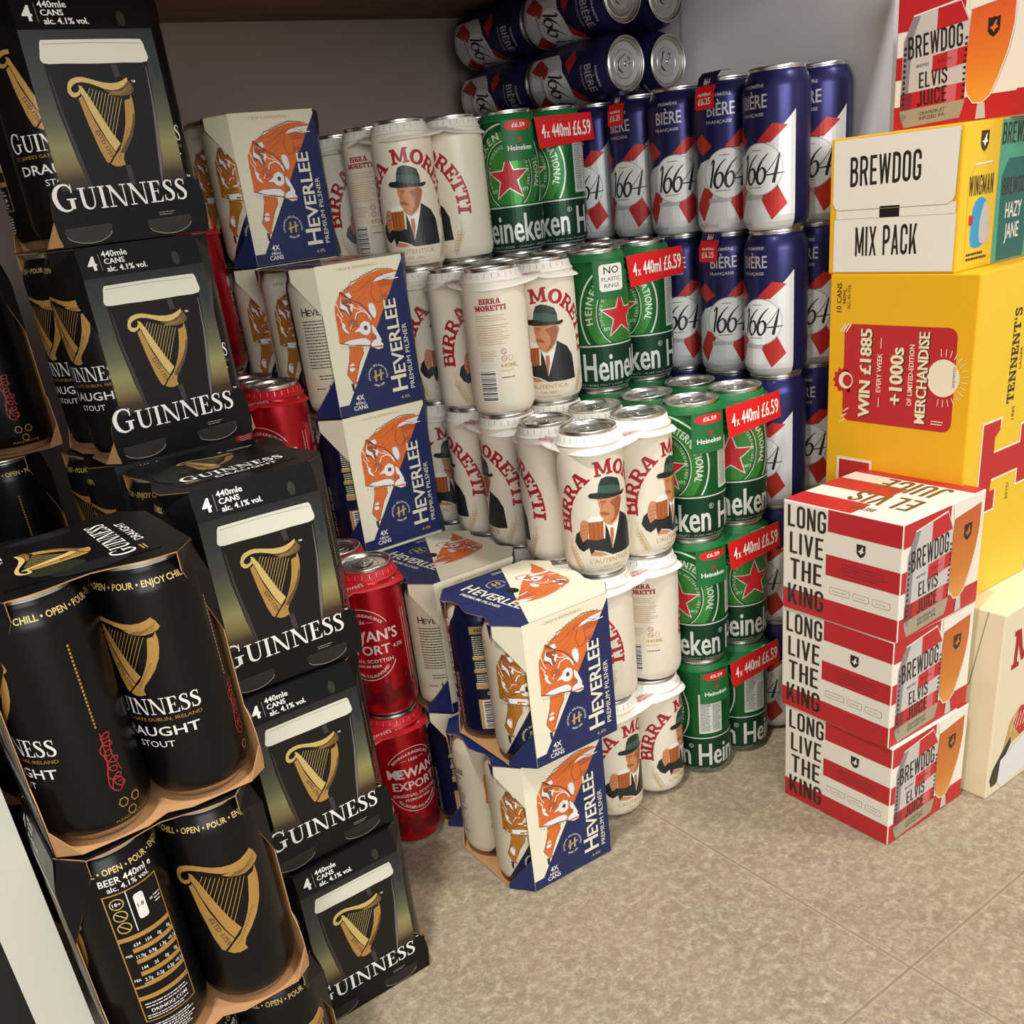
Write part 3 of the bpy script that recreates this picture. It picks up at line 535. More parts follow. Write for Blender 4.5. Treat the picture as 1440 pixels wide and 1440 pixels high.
a.text(mgold, "L'AUTENTICA", -1, 18.6, 4.3, 2, 1.15, 0, .008); a.text(mgold, '– DAL 1859 –', -1, 13.2, 2.6, 2, 1.15); a.text(mgold, 'PREMIUM LAGER', -1, 8.6, 2.2, 2, 1.2, 0, 0)
for sg in (-1, 1):
    a.stroke(mgold, [(sg*32, 9), (sg*38, 22), (sg*43, 36)], .5, 2, True)
    for k in range(7):
        for q in (-1, 1):
            x, y = sg*(33+k*1.35), 14+k*3; a.ring(mgold, x+q*1.9, y, 1.3, 2.3, .45, 2, 9)
    a.stroke(mgold, [(sg*42.5, 34), (sg*44, 44)], .35, 2); a.stroke(mgold, [(sg*42, 34), (sg*41.5, 44)], .35, 2)
for dx in (104, -103):
    a.gtext(mred, SLAB, 'BIRRA', dx, 115.5, 5.2, 2); a.gtext(mred, SLAB, 'MORETTI', dx, 109, 5.2, 2)
a.lines(mgold, 87, 121, 104, 2.3, 3, .6); a.lines(mgold, 86, 122, 94.5, 2.3, 9, .6); a.lines(mgold, 88, 106, 69, 2.2, 5, .6); a.ring(mred, 113, 68.5, 2.6, 2.6, .5); a.ring(mred, 113, 61.5, 2.6, 2.6, .5); a.ring(mgold, 120, 61.5, 2.6, 2.6, .5); a.stroke(mred, [(111.4,70),(114.6,67)], .4); a.stroke(mred, [(111.4,63),(114.6,60)], .4)
a.text(mgold, '440ML', 108, 52.5, 4.2, 2, 1.1, 0, .01, 'L'); a.lines(mgold, 108, 122, 49, 2.2, 1, .7); a.bars(85, 20, 102, 51, True); a.lines(dgrey, 108, 122, 42, 3, 1, .9)
can_moretti = can_mesh('can', HC, mor, a)
# green lager
a = Art()
a.poly(hlt, ell(0, 84, 40, 44, 40, 0, 2*PI), 1); a.poly(hdk, ell(0, 84, 27.5, 34, 36), 2); a.poly(hlt, ell(0, 84, 26.2, 32.6, 36), 3)
a.rect(hdk, -103.6, 6, 103.6, 51.5, 4); a.rect(wsil, -103.6, 51.0, 103.6, 52.4, 5); a.rect(hgr, -103.6, 52.4, 103.6, 54, 4); a.rect(wsil, -103.6, 5.4, 103.6, 6.4, 5)
a.ring(wsil, 0, 84, 46.5, 52, 1.8, 2, 44, math.radians(-38), math.radians(218)); a.ring(wsil, 0, 84, 28, 34.6, .9, 4, 40, math.radians(-60), math.radians(240))
a.arc(wsil, 'HEINEKEN', 0, 84, 33, 37, 196, 98, 7.5, 3, None, 1.0, .02); a.arc(wsil, 'INTERNATIONAL', 0, 84, 33, 37, 84, -24, 7.5, 3, None, .8, .02)
a.arc(wsil, "DIPLOME D'HONNEUR AMSTERDAM 1883", 0, 84, 22.0, 27.4, 205, -25, 3.0, 4, None, 1.0, 0); a.text(wsil, 'EST.', -17, 67, 3.2, 5); a.text(wsil, '1873', 17, 67, 3.2, 5)
a.poly(wsil, star(0, 81, 26, 11), 6); a.poly(hred, star(0, 81, 23.2, 9.4), 7)
for q in (0, 103.6): a.text(wsil, 'Heineken', q if q == 0 else 103.6, 14.5, 29, 7, 94/(wid('Heineken', .022)*29/CAPH), 0, .022)
a.text(wsil, '• QUALITY • PURE MALT LAGER • QUALITY • PURE MALT LAGER', 0, 8.2, 2.4, 6, 1.4, 0, 0); a.ring(wsil, 48, 41, 2.6, 2.6, .5, 6, 14); a.text(wsil, 'R', 48, 39.6, 2.8, 6)
a.rect(wsil, 58, 58, 86, 110, 3); a.lines(hdk, 60, 72, 107, 1.9, 25, .7, 4); a.lines(hdk, 74, 85, 94, 1.9, 18, .7, 4)
can_hein = can_mesh('can', HC, hgr, a, None)
# blue beer
a = Art()
a.poly(kwht, [(-40,12),(-40,62),(-30,72),(11,84),(36.8,110),(36.8,4),(-40,4)], 1)
a.poly(kred, [(-2,85),(14,100),(28.8,97),(11.6,83)], 2); a.poly(kred, [(0,38),(17.4,48),(28.8,27),(13.5,13)], 2); a.poly(kred, [(-15,86),(-28,99),(-41,92),(-28,79)], 2); a.poly(kred, [(-14,44),(-26,49),(-39,29),(-27,15)], 2)
a.rect(kgry, -20, 33, 4, 37.5, 2.6)
a.poly(kgry, ell(0, 60, 24.6, 24, 32), 3); a.poly(koval, ell(0, 60, 23.6, 23, 32), 4)
a.gtext(kink, SCRIPT, '1664', 0, 47.5, 25, 5, .76, 0, 'C', 1, -.05); a.lines(small, -12, 8, 43.5, 3, 1, 1.0, 5); a.lines(small, -8, 4, 77, 3, 1, .9, 5)
a.text(ksil, 'BIÈRE', -6, 114, 11.5, 2, .74, 0, .015); a.text(ksil, 'PREMIÈRE', -6, 131.5, 2.8, 2, 1.3); a.text(ksil, 'FRANÇAISE', -8, 107, 2.8, 2, 1.3); a.text(kgry, '440ml', -22, 8, 5.5, 3, 1.1)
a.poly(kwht, [(104,4),(75,4),(104,60)], 1); a.poly(kwht, [(-103.5,4),(-75,4),(-103.5,60)], 1); a.lines(ksil, 78, 100, 118, 3, 14, .7, 2)
can_kron = can_mesh('can', HC, knav, a)
# red ale, tall can
a = Art(); k = 1
a.ring(esil, 0, 88, 34, 40, .8, 2, 40, math.radians(35), math.radians(145)); a.ring(esil, 0, 82, 34, 34, .9, 2, 40, math.radians(205), math.radians(335))
a.arc(esil, 'BREWING & BLENDING SINCE', 0, 86, 31, 34, 135, 45, 3.0, 2); a.text(esil, '— 1856 —', 0, 112, 3.4, 2, 1.2)
a.text(esil, 'M', -25.5, 92, 11.5, 2, .95, 0, .03); a.text(esil, 'c', -16.6, 95.5, 8.5, 2, 1, 0, .03); a.text(esil, "EWAN'S", 9, 92, 11.5, 2, .95, 0, .03); a.text(esil, 'EXPORT', 0, 77, 10, 2, 1.0, 0, .02)
a.text(esil, 'ORIGINAL SCOTTISH', 0, 68, 3.6, 2, 1.15); a.text(esil, 'PREMIUM BEER', 0, 62.5, 2.8, 2, 1.15); a.arc(esil, 'FULL-BODIED, FULL-FLAVOURED', 0, 82, 30, 31, 218, 322, 3.0, 2); a.text(esil, '4.5%', 36, 81, 3.8, 2, 1.1)
rn = random.Random(8)
for q in range(9):
    x = -98+q*23; a.smooth(edrk, [(x-7,18),(x-9,30),(x-3,40),(x-5,48),(x+1,54),(x+6,47),(x+4,38),(x+10,30),(x+7,19)], 1, 3); a.smooth(ered, ell(x+.5, 47, 3, 3.6, 8), 2, 2); a.smooth(edrk, ell(x+13, 26+rn.random()*14, 5, 7, 8), 1, 2)
for q in (47, 51): a.rect(esil, q, 40, q+.7, 118, 2)
for q in range(26): a.rect(ered, 46.5, 42+q*3.1, 52.5, 42.5+q*3.1, 3)
a.lines(esil, 62, 84, 130, 1.9, 16, .6, 2); a.lines(esil, 62, 84, 96, 1.9, 20, .6, 2); a.bars(64, 22, 83, 52, True, 2, dgrey, white); a.rect(white, 72, 134, 82, 142, 2); a.bars(73, 135, 81, 141, False, 2)
a.ring(esil, -62, 104, 10, 10, .7, 2, 5); a.lines(esil, -76, -50, 90, 3, 5, .8, 2)
can_red = can_mesh('can', HT, ered, a)
# stout, tall can; one printed with name, one with the harp alone
def stout(name_txt):
    a = Art(); h = harp(True); a.add(h, 0, -52 if name_txt else -70, 1.12, 0, 1, 1.25)
    if name_txt:
        a.it = []; a.add(h, 0, 45, .95, 0, 1, .85)
        a.gtext(gwht, SERIF, 'GUINNESS', 0, 65, 11, 2, .92, 0, 'C', 1.2); a.text(ggold, "ST. JAMES'S GATE DUBLIN, IRELAND", 0, 60.5, 2.2, 2, 1.3, 0, 0); a.text(gwht, 'DRAUGHT', 0, 50, 6.2, 2, 1.4, 0, .01); a.text(gwht, 'STOUT', 0, 42, 4.2, 2, 1.3, 0, .0)
    else: a.it = []; a.add(h, 0, -2, 1.18, 0, 1, 1.25)
    for q in range(3): a.text(ggold2, 'CHILL • OPEN • POUR • ENJOY', -69+q*69, 146.6, 3.6, 2, .95, 0, .012)
    x = 58 if name_txt else 74
    if name_txt:
        a.lines(ggold, 0, 0, 0, 1, 0); 
        for q in range(23): a.rect(ggold, x-.7, 74+q*2.4, x+.4, 75.5+q*2.4, 2)
        p = [(x+2.4+3.4*math.sin(t*1.15)+1.5*math.sin(t*.45), 33+t*1.0+3.0*math.cos(t*1.15)) for t in range(37)]; a.stroke(gsign, p, .75, 2, True); a.stroke(gsign, [(x-2,33),(x+1,40),(x+6,36),(x+2,30),(x-3,36),(x,52),(x+1,70)], .7, 2.2, True); a.stroke(gsign, [(x+7,42),(x+4,56),(x+6,66)], .6, 2.3, True)
        for q in range(3): a.ring(ggold, x+6+5*math.cos(q*2.1+.5), 19+5*math.sin(q*2.1+.5), 3, 3, .7, 2, 6)
        a.text(ggold, 'PLEASE RECYCLE', x+6, 9.5, 1.8, 2, 1.2, 0, 0)
    # data panel
    X0, X1 = (-102, -66) if name_txt else (48, 84); XM = (X0+X1)/2; a.text(gwht, 'BEER 440ml e', XM, 139.6, 4.4, 2, .95, 0, .012); a.text(gwht, 'alc. 4.1% vol.', XM, 134.6, 3.8, 2, .95, 0, .012)
    for q in (rect(X0, 30, X0+.8, 132.6), rect(X1-.8, 30, X1, 132.6), rect(X0, 131.7, X1, 132.6), rect(X0, 30, X1, 30.8)): a.poly(ggold, q, 2)
    for i_, s_ in enumerate(('18+', '', '')):
        a.ring(ggold2, X0+7, 125-i_*9.2, 4, 3.8, .7, 2, 18)
        if s_: a.text(gwht, s_, X0+7, 123.7, 2.6, 2, 1)
        else: a.stroke(ggold2, [(X0+4.5, 127.3-i_*9.2), (X0+9.5, 122.7-i_*9.2)], .7, 2)
    a.rect(gwht, X0+13.5, 101, X0+14.1, 132, 2); a.poly(gwht, rrect(X0+17, 108, X0+23.5, 127, 2), 2); a.text(ghk, '1.8', X0+20.2, 117, 2.8, 3); a.text(gwht, '=', X0+27.5, 116, 3, 2); a.lines(gwht, X0+29.5, X1-1.5, 118, 2.4, 3, .8, 2)
    for yy in (96, 86, 77, 67, 58, 48): a.rect(ggold, X0, yy, X1, yy+3.4, 2)
    for yy, ts in ((90.6, ('634', '154', '0g', '0g')), (81.2, ('11.9g', '0.9g', '1.3g', '<0.1g')), (71.6, ('144', '35', '0g', '0g')), (62.4, ('2.7g', '0.2g', '0.3g', '<0.1g'))):
        for i_, s_ in enumerate(ts): a.text(gwht, s_, X0+10.5+i_*7.4, yy, 2.5, 2, .8, 0, .01)
    a.rect(ghk, X0+.8, 60, X0+7, 95, 3); a.text(gwht, 'PER', X0+4, 84, 1.8, 4); a.text(gwht, 'PER', X0+4, 64, 1.8, 4)
    a.lines(gwht, X0+3, X1-3, 44, 2.4, 2, .8, 2); a.text(gwht, 'DRINKIQ.COM', XM, 37, 2.6, 2); a.lines(gwht, X0+2, X1-2, 34.4, 1.9, 2, .7, 2); a.lines(gwht, X0+4, X1-4, 26, 2.0, 7, .8, 2)
    return can_mesh('can', HS, ghk, a)
can_stout = stout(True); can_stout_harp = stout(False)
# fox pilsner can
a = Art(); fa = [(m, 2+.1*L, V, F) for m, L, V, F in fox(fcor, frust).it]
b = Art(); b.it = fa; a.add(b, 2, 2, .88, 0, 0, .95)
a.poly(fcnav, [(44,137),(-30,12),(-40,4),(52,4),(52,137)], 4); a.rect(fcnav, 52, 4, 66, 150, 4); a.rect(fcnav, 44, 130, 66, 149, 4)
a.text(fcream, 'H', 33, 14, 20, 6, 1, 90, .02, 'L'); a.text(fcream, 'EVERLEE', 33.5, 34, 15, 6, 1.02, 90, .02, 'L'); a.text(fgold, 'PREMIUM PILSNER', 42, 14, 4.6, 6, 1.15, 90, 0, 'L'); h_emblem(a, 0, 33, 11, 6); a.text(small, 'CRISP & REFRESHING', 0, 133, 3, 2, 1.2)
a.rect(fcnav, 60, 4, 100, 146, 4)
a.rect(black, 62, 16, 94, 128, 5)
for yy, hh in ((120, 8), (92, 4), (78, 4), (60, 7), (14, 34)): a.rect(fgold, 62, yy, 94, yy+hh, 6)
a.text(black, '440ml 4.4%', 78, 122, 3.4, 7, 1.0); a.lines(fcream, 63.5, 93, 116.5, 2.3, 10, .9, 6); a.lines(fcream, 63.5, 93, 89, 2.3, 4, .9, 6); a.lines(fcream, 63.5, 93, 75, 2.3, 5, .9, 6); a.rect(fcnav, 62, 50, 94, 59, 6); a.lines(fcream, 72, 84, 55, 2, 2, .9, 7); a.bars(67, 16, 90, 46, True, 7)
a.text(bink, 'H', -88, 104, 7.6, 2, 1, 0, .012); a.text(bink, 'EVERLEE', -69, 104, 5.8, 2, 1, 0, .01); a.lines(bink, -92, -54, 98, 3.1, 16, 1.0, 2, .3); a.lines(bink, -84, -60, 43, 3.2, 2, 1.0, 2); a.text(bink, 'H', -72, 28, 6, 2, 1.2); a.lines(bink, -90, -78, 30, 3, 1, 1.0, 2); a.lines(bink, -66, -56, 30, 3, 1, 1.0, 2)
can_fox = can_mesh('can', HC, fcan, a, None)
a2 = Art()
LID, TAB = lid_mesh(), tab_mesh()

# ------------------------------------------------------------------ pack parts
CY = 1.05
def collar_r(t): return .0648/((abs(math.cos(t))**6+abs(math.sin(t))**6)**(1/6))
def collar_z(x, y):
    y = y/CY; r = math.hypot(x, y); t = math.atan2(y, x); q = r/collar_r(t); e = min(max((q-.84)/.18, 0), 1)
    return .1378-(.0022+.0052*abs(math.sin(2*t))**.6)*e**1.35
def plate(H, m, art_fn):
    """card collar plate with a drooping rim and a ticked sleeve round each neck"""
    mb = MB(); N = 72; dz = H-.150; qs = [0, .3, .55, .72, .84, .89, .94, .98, 1.0, 1.018]; rings = []
    for q in qs:
        rg = []
        for i in range(N if q else 1):
            t = 2*PI*i/N; R = collar_r(t); x, y = R*q*math.cos(t), R*q*math.sin(t)*CY
            rg.append(mb.bm.verts.new((x, y, collar_z(x, y)+dz-(.001 if q > 1.01 else 0))))
        rings.append(rg)
    for k in range(len(qs)-1):
        a, c = rings[k], rings[k+1]
        for i in range(N):
            j = (i+1) % N; vs = [a[0], c[i], c[j]] if k == 0 else [a[i], c[i], c[j], a[j]]
            f = mb.bm.faces.new(vs); f.smooth = True; f.material_index = mb.mi(m)
    for sx in (-.033, .033):
        for sy in (-.033, .033):
            n0 = len(mb.bm.verts); mb.bm.verts.ensure_lookup_table()
            tmp = MB(); tmp.mats = mb.mats; tmp.lathe([(.0328, .1370+dz), (.0305, .1395+dz), (.0292, .1455+dz), (.0280, .1462+dz)], 40, lambda k: m)
            ar = Art()
            for q in range(26): ar.rect(small if m is collar else esil, -103+q*8, 140.5+dz*1000, -102.6+q*8, 145+dz*1000, 1)
            ar.apply(tmp, lambda u, v, e: ((.0306-(v-dz-.1395)*.20+e+.0002)*math.cos(u/RC), (.0306-(v-dz-.1395)*.20+e+.0002)*math.sin(u/RC), v), 5)
            mm = bpy.data.meshes.new('t'); tmp.bm.to_mesh(mm); tmp.bm.free(); mm.transform(Matrix.Translation((sx, sy, 0))); mb.bm.from_mesh(mm); bpy.data.meshes.remove(mm)
    art_fn(mb, dz); return mb
def moretti_print(mb, dz):
    for r in range(4):
        ar = Art(); ar.gtext(mred, SLAB, 'BIRRA', 0, -56.2, 3.6, 1); ar.gtext(mred, SLAB, 'MORETTI', 0, -61.4, 3.6, 1); c, s = math.cos(r*PI/2), math.sin(r*PI/2)
        ar.apply(mb, lambda u, v, e: (u*c-v*s, u*s+v*c, collar_z(u*c-v*s, u*s+v*c)+.0004+e), 3, 2)
def red_print(mb, dz):
    for r in range(4):
        ar = Art(); c, s = math.cos(r*PI/2), math.sin(r*PI/2)
        for q in (-34, 0, 34): ar.text(esil, "McEWAN'S", q, -63.6, 4.4, 1, .95, 0, .03)
        ar.apply(mb, lambda u, v, e: (u*c-v*s, u*s+v*c, collar_z(u*c-v*s, u*s+v*c)+dz+.0004+e), 3, 2)
moretti_collar = stash(plate(HC, collar, moretti_print).build('x')); red_collar = stash(plate(HT, ecard, red_print).build('x'))
def green_topper(alt=False):
    mb = MB(); z = .1385; out = []
    for i in range(64):
        t = 2*PI*i/64; R = .0657/((abs(math.cos(t))**5+abs(math.sin(t))**5)**.2); out.append((R*math.cos(t), R*math.sin(t)))
    mb.face([(x, y, z) for x, y in out], hcard); mb.face([(x, y, z-.0008) for x, y in reversed(out)], hcard)
    for i in range(64): a, c = out[i], out[(i+1) % 64]; mb.face(((*a, z-.0008), (*c, z-.0008), (*c, z), (*a, z)), hcard)
    for sx in (-.033, .033):
        for sy in (-.033, .033):
            tmp = MB(); tmp.mats = mb.mats; tmp.lathe([(.0316, z), (.0296, .1435), (.0284, .1450)], 36, lambda k: hcard)
            mm = bpy.data.meshes.new('t'); tmp.bm.to_mesh(mm); tmp.bm.free(); mm.transform(Matrix.Translation((sx, sy, 0))); mb.bm.from_mesh(mm); bpy.data.meshes.remove(mm)
    ar = Art(); ar.poly(hred, star(33, -58, 2.6, 1.1), 1); ar.text(white, 'Heineken', 33, -64.6, 3.8, 1, 1, 0, .02); ar.text(white, '440ml', -10, -4, 5, 1)
    ar.apply(mb, lambda u, v, e: (u, v, z+.0003+e)); return mb
green_top = stash(green_topper().build('x'))
def price_flap(alt):
    """folded front flap: green badge on the left can, red price strip on the right"""
    mb = MB(); cx, cy = -.033, -.033; R = .0347; N = 14; z0, z1 = (.098, .138) if not alt else (.100, .138); a0, a1 = math.radians(-138), math.radians(-62)
    def w(u, v, e): t = -PI/2+u/RC+math.radians(-10); return (cx+(R+e)*math.cos(t), cy+(R+e)*math.sin(t), v)
    ar = Art(); ar.rect(hcard, -21, z0*1000, 17, z1*1000, 0)
    if not alt:
        ar.poly(hred, star(-2, 118.5, 3.4, 1.4), 2); ar.text(white, 'Heineken', -2, 108, 5.0, 2, 1, 0, .03); ar.poly(pred, ell(-2, 132.5, 16, 5.2, 24), 1); ar.text(white, '£6.59', -2, 130.6, 4.2, 2, 1.1, 0, .03)
    else:
        ar.poly(white, rrect(-15, 107, 12, 134, 3.5), 1); ar.text(hdk, 'NO', -1.5, 124.5, 7, 2, 1.1, 0, .01); ar.text(hdk, 'PLASTIC', -1.5, 117.2, 3.8, 2, 1.1, 0, 0); ar.text(hdk, 'RINGS', -1.5, 110.6, 3.8, 2, 1.1, 0, 0)
    ar.apply(mb, w, 3); ar2 = Art(); ar2.rect(hcard, -21, z0*1000, 17, z1*1000, 0); ar2.apply(mb, lambda u, v, e: w(-u-.004, v, -.0006), 3)
    y = -.0685; x0, x1 = -.0155, .066; za, zb = .1095, .1385; q = .003
    P = [(x0, y, za-q), (x1, y+.001, za+q*.6), (x1-.001, y+.003, zb+q*.3), (x0-.003, y+.002, zb)]
    mb.panel(P, pred, hcard, .0008)
    ar = Art(); ar.text(white, '4x', -33.5, 112.5, 12, 1, .62, 0, .03, 'L') if False else None
    ar.text(white, '4', 4.5-12.5, 117.2, 13, 1, .62, 0, .03); ar.text(white, 'x', 4.5-6.2, 117.2, 9, 1, .62, 0, .03); ar.text(white, '440ml', 17.5, 117.2, 13, 1, .58, 0, .03); ar.text(white, '£6.59', 48.5, 117.2, 14.5, 1, .58, 0, .03)
    ar.apply(mb, lambda u, v, e: (u, y+.001*(u-x0)/(x1-x0)+(v-za)*.06-.0004-e, v)); return mb
flap_a, flap_b = stash(price_flap(False).build('x')), stash(price_flap(True).build('x'))
# stout carton
def stout_front():
    a = Art(); L = harp()
    a.poly(gglow, [(-47.5,36),(47.5,36),(47.5,140.4),(-47.5,140.4)], 1)
    a.poly(gcard, [(-47.4,161),(47.4,161),(47.4,140.6),(-47.4,140.6)], 2)
    a.smooth(ggreen, ell(27, 147, 3, 5, 10), 3, 2); a.smooth(gteal, ell(44, 120, 2.6, 13, 10), 3, 2)
    a.poly(gpint, [(-36,120),(38.3,120),(36.6,90),(33,56),(28.5,34),(-25,34),(-30.5,58),(-34.8,92)], 4)
    a.poly(gfoam, catmull([(-34.4,133.6),(-30,134.2),(0,134.2),(33,133.8),(37.6,132.8),(38.9,128),(38.5,119.4),(20,119.0),(0,118.9),(-20,119.5),(-36.4,120.2),(-36.2,128)], 3), 5)
    a.stroke(small, [(-33.6,131.6),(0,132.1),(36.9,131)], .35, 6)
    a.stroke(gshine2, [(36.6,116),(35.4,90),(31.6,58),(28.4,38)], [.5,1.4,3,.8], 5); a.stroke(gshine, [(-34,114),(-32.6,90),(-28.6,58),(-25.5,40)], [.5,1.6,3,1], 5); a.stroke(gshine, [(13,118),(14,110)], 4, 5); a.stroke(gshine, [(5,52),(6,38)], 4, 5)
    h = Art(); h.add(L, 0, 13.4, .98); a.it += [(m, 6+k, V, F) for m, k, V, F in h.it]
    a.text(gwht, '4', -37.6, 145.8, 9.6, 6, .95, 0, .045); a.rect(small, -31.4, 145, -31.0, 157, 6)
    a.text(gwht, '440mle', -28.8, 154.2, 4.2, 6, 1.08, 0, .02, 'L'); a.text(gwht, 'CANS', -28.2, 149.2, 3.7, 6, 1.12, 0, .03, 'L'); a.text(gwht, 'alc. 4.1% vol.', -27.6, 143.8, 3.9, 6, 1.05, 0, .03, 'L'); a.text(gwht, 'TM', 24.5, 106, 1.5, 6)
    a.gtext(gwht, SERIF, 'GUINNESS', -4.5, 24.6, 15.0, 7, .98, 0, 'C', 1.24, .06); a.text(gwht, 'TM', 50, 40, 1.5, 6)
    a.poly(gcard, [(-60,0),(60,0),(60,38),(-60,38)], 3)
    for x in (-36, 27):
        q = catmull([(x-18,11),(x-15.5,5.5),(x-8,2.6),(x,1.8),(x+8,2.8),(x+15.5,6.5),(x+18,12.5)], 3, False); a.poly(black, q+[(x+17,13.5),(x-17,12.5)], 6); a.stroke(small, q[2:-2], .55, 7); a.stroke(gshine, [(x-17,12.5),(x+17,13.5)], .4, 7)
    a.lines(small, 20, 34, 17, 1.6, 2, .6, 6)
    return a
def stout_top():
    a = Art(); a.rect(gcard, -46, -44, 46, 44, 0); a.gtext(gwht, SERIF, 'GUINNESS', 0, -32, 12.5, 2, .93, 0, 'C', 1.2, .06); a.text(gwht, 'DRAUGHT', 6, -42, 5.4, 2, 1.3, 0, .0)
    h = Art(); h.add(harp(), 0, 0, .95, 0, 2, .72); b = Art(); b.add(h, -12, -40, 1, math.radians(-8)); a.it += b.it
    a.smooth(gglow, ell(-44, -4, 9, 22, 14), 1, 2); a.smooth(ggreen, ell(-30, 12, 10, 16, 12), 1, 2); a.smooth(gglow, ell(46, 6, 7, 20, 14), 1, 2); a.lines(ggold2, -40, -28, -36, 2, 2, .8, 2)
    a.text(gwht, '4', 12, 34, 5, 2, 1, 0, .03); a.lines(gwht, 18, 42, 36, 2.5, 2, 1, 2)
    return a
def stout_carton():
    mb = MB(); y = .0672; zc, zt, ty = .1405, .1624, .0622; w, lw = .0475, .0585
    lobe = [(lw-.002,.001), (lw,.008), (lw+.0006,.018), (lw,.028), (lw-.0025,.036), (lw-.0065,.042), (w,.0455)]
    out = [(-x, z) for x, z in lobe]+[(-w, zc), (w, zc)]+[(x, z) for x, z in reversed(lobe)]
    for sg in (-1, 1):   # front and back panels
        P = [(x, sg*y, z) for x, z in out]; P = P if sg < 0 else P[::-1]; P = P[::-1]
        nn = Vector((0, 0, 0))
        for i in range(len(P)): nn += Vector(P[i]).cross(Vector(P[(i+1) % len(P)]))
        if nn.y*sg < 0: P = P[::-1]
        mb.panel(P, gcard)
        S_ = [(-w, sg*y, zc), (w, sg*y, zc), (w-.002, sg*ty, zt), (-w+.002, sg*ty, zt)]
        if sg > 0: S_ = S_[::-1]
        mb.panel(S_, gcard)
        for s2 in (-1, 1):   # corner gussets, top and bottom
            G = [(s2*w, sg*y, zc), (s2*w, sg*y, .100), (s2*.0632, sg*.0475, zt-.012), (s2*(w-.002), sg*ty, zt)]
            c = (Vector(G[1])-Vector(G[0])).cross(Vector(G[2])-Vector(G[0]))
            if c.x*s2 < 0: G = G[::-1]
            mb.panel(G[:3] if G[0][2] == zc else G[1:], gcard); mb.panel([G[0], G[2], G[3]] if G[0][2] == zc else [G[0], G[1], G[3]], gcard)
            B = [(s2*(lw-.002), sg*y, .001), (s2*.066, sg*.054, .001), (s2*lw, sg*y, .020)]
            c = (Vector(B[1])-Vector(B[0])).cross(Vector(B[2])-Vector(B[0]))
            if c.x*s2 < 0: B = B[::-1]
            mb.panel(B, kraft)
    edge = [(w-.002, -ty), (.0632, -.0475), (.0636, -.036), (.0622, -.026), (.0585, -.012), (.0560, 0), (.0585, .012), (.0622, .026), (.0636, .036), (.0632, .0475), (w-.002, ty)]
    mb.panel([(x, q, zt) for x, q in edge]+[(-x, q, zt) for x, q in reversed(edge)], gcard)
    for s2 in (-1, 1):
        for sg in (-1, 1):
            P = [(s2*(w-.002), sg*ty, zt), (s2*.0632, sg*.0475, zt-.012), (s2*.0632, sg*.0475, zt)]
            c = (Vector(P[1])-Vector(P[0])).cross(Vector(P[2])-Vector(P[0])); mb.panel(P if c.x*s2 > 0 else P[::-1], gcard)
    bot = [(-.0565, -y), (.0565, -y), (.066, -.054), (.066, -.014), (.060, 0), (.066, .014), (.066, .054), (.0565, y), (-.0565, y), (-.066, .054), (-.066, .014), (-.06, 0), (-.066, -.014), (-.066, -.054)]
    mb.panel([(x, yy, .0009) for x, yy in bot], kraft, gcard)
    for sg in (-1, 1):
        ar = stout_front()
        ar.apply(mb, lambda u, v, e: (-sg*u, sg*(y+.0003+e), v) if v <= zc else (-sg*u, sg*(y+.0003+e-(v-zc)*.228), v), None, None, (-57.5, 1, 57.5, 161))
        for v_ in ():
            pass
    ar = stout_top(); ar.apply(mb, lambda u, v, e: (u, v, zt+.0003+e)); ar = Art(); ar.rect(gwht, 0, 0, 0, 0)
    return mb
stout_box = stash(stout_carton().build('x'))
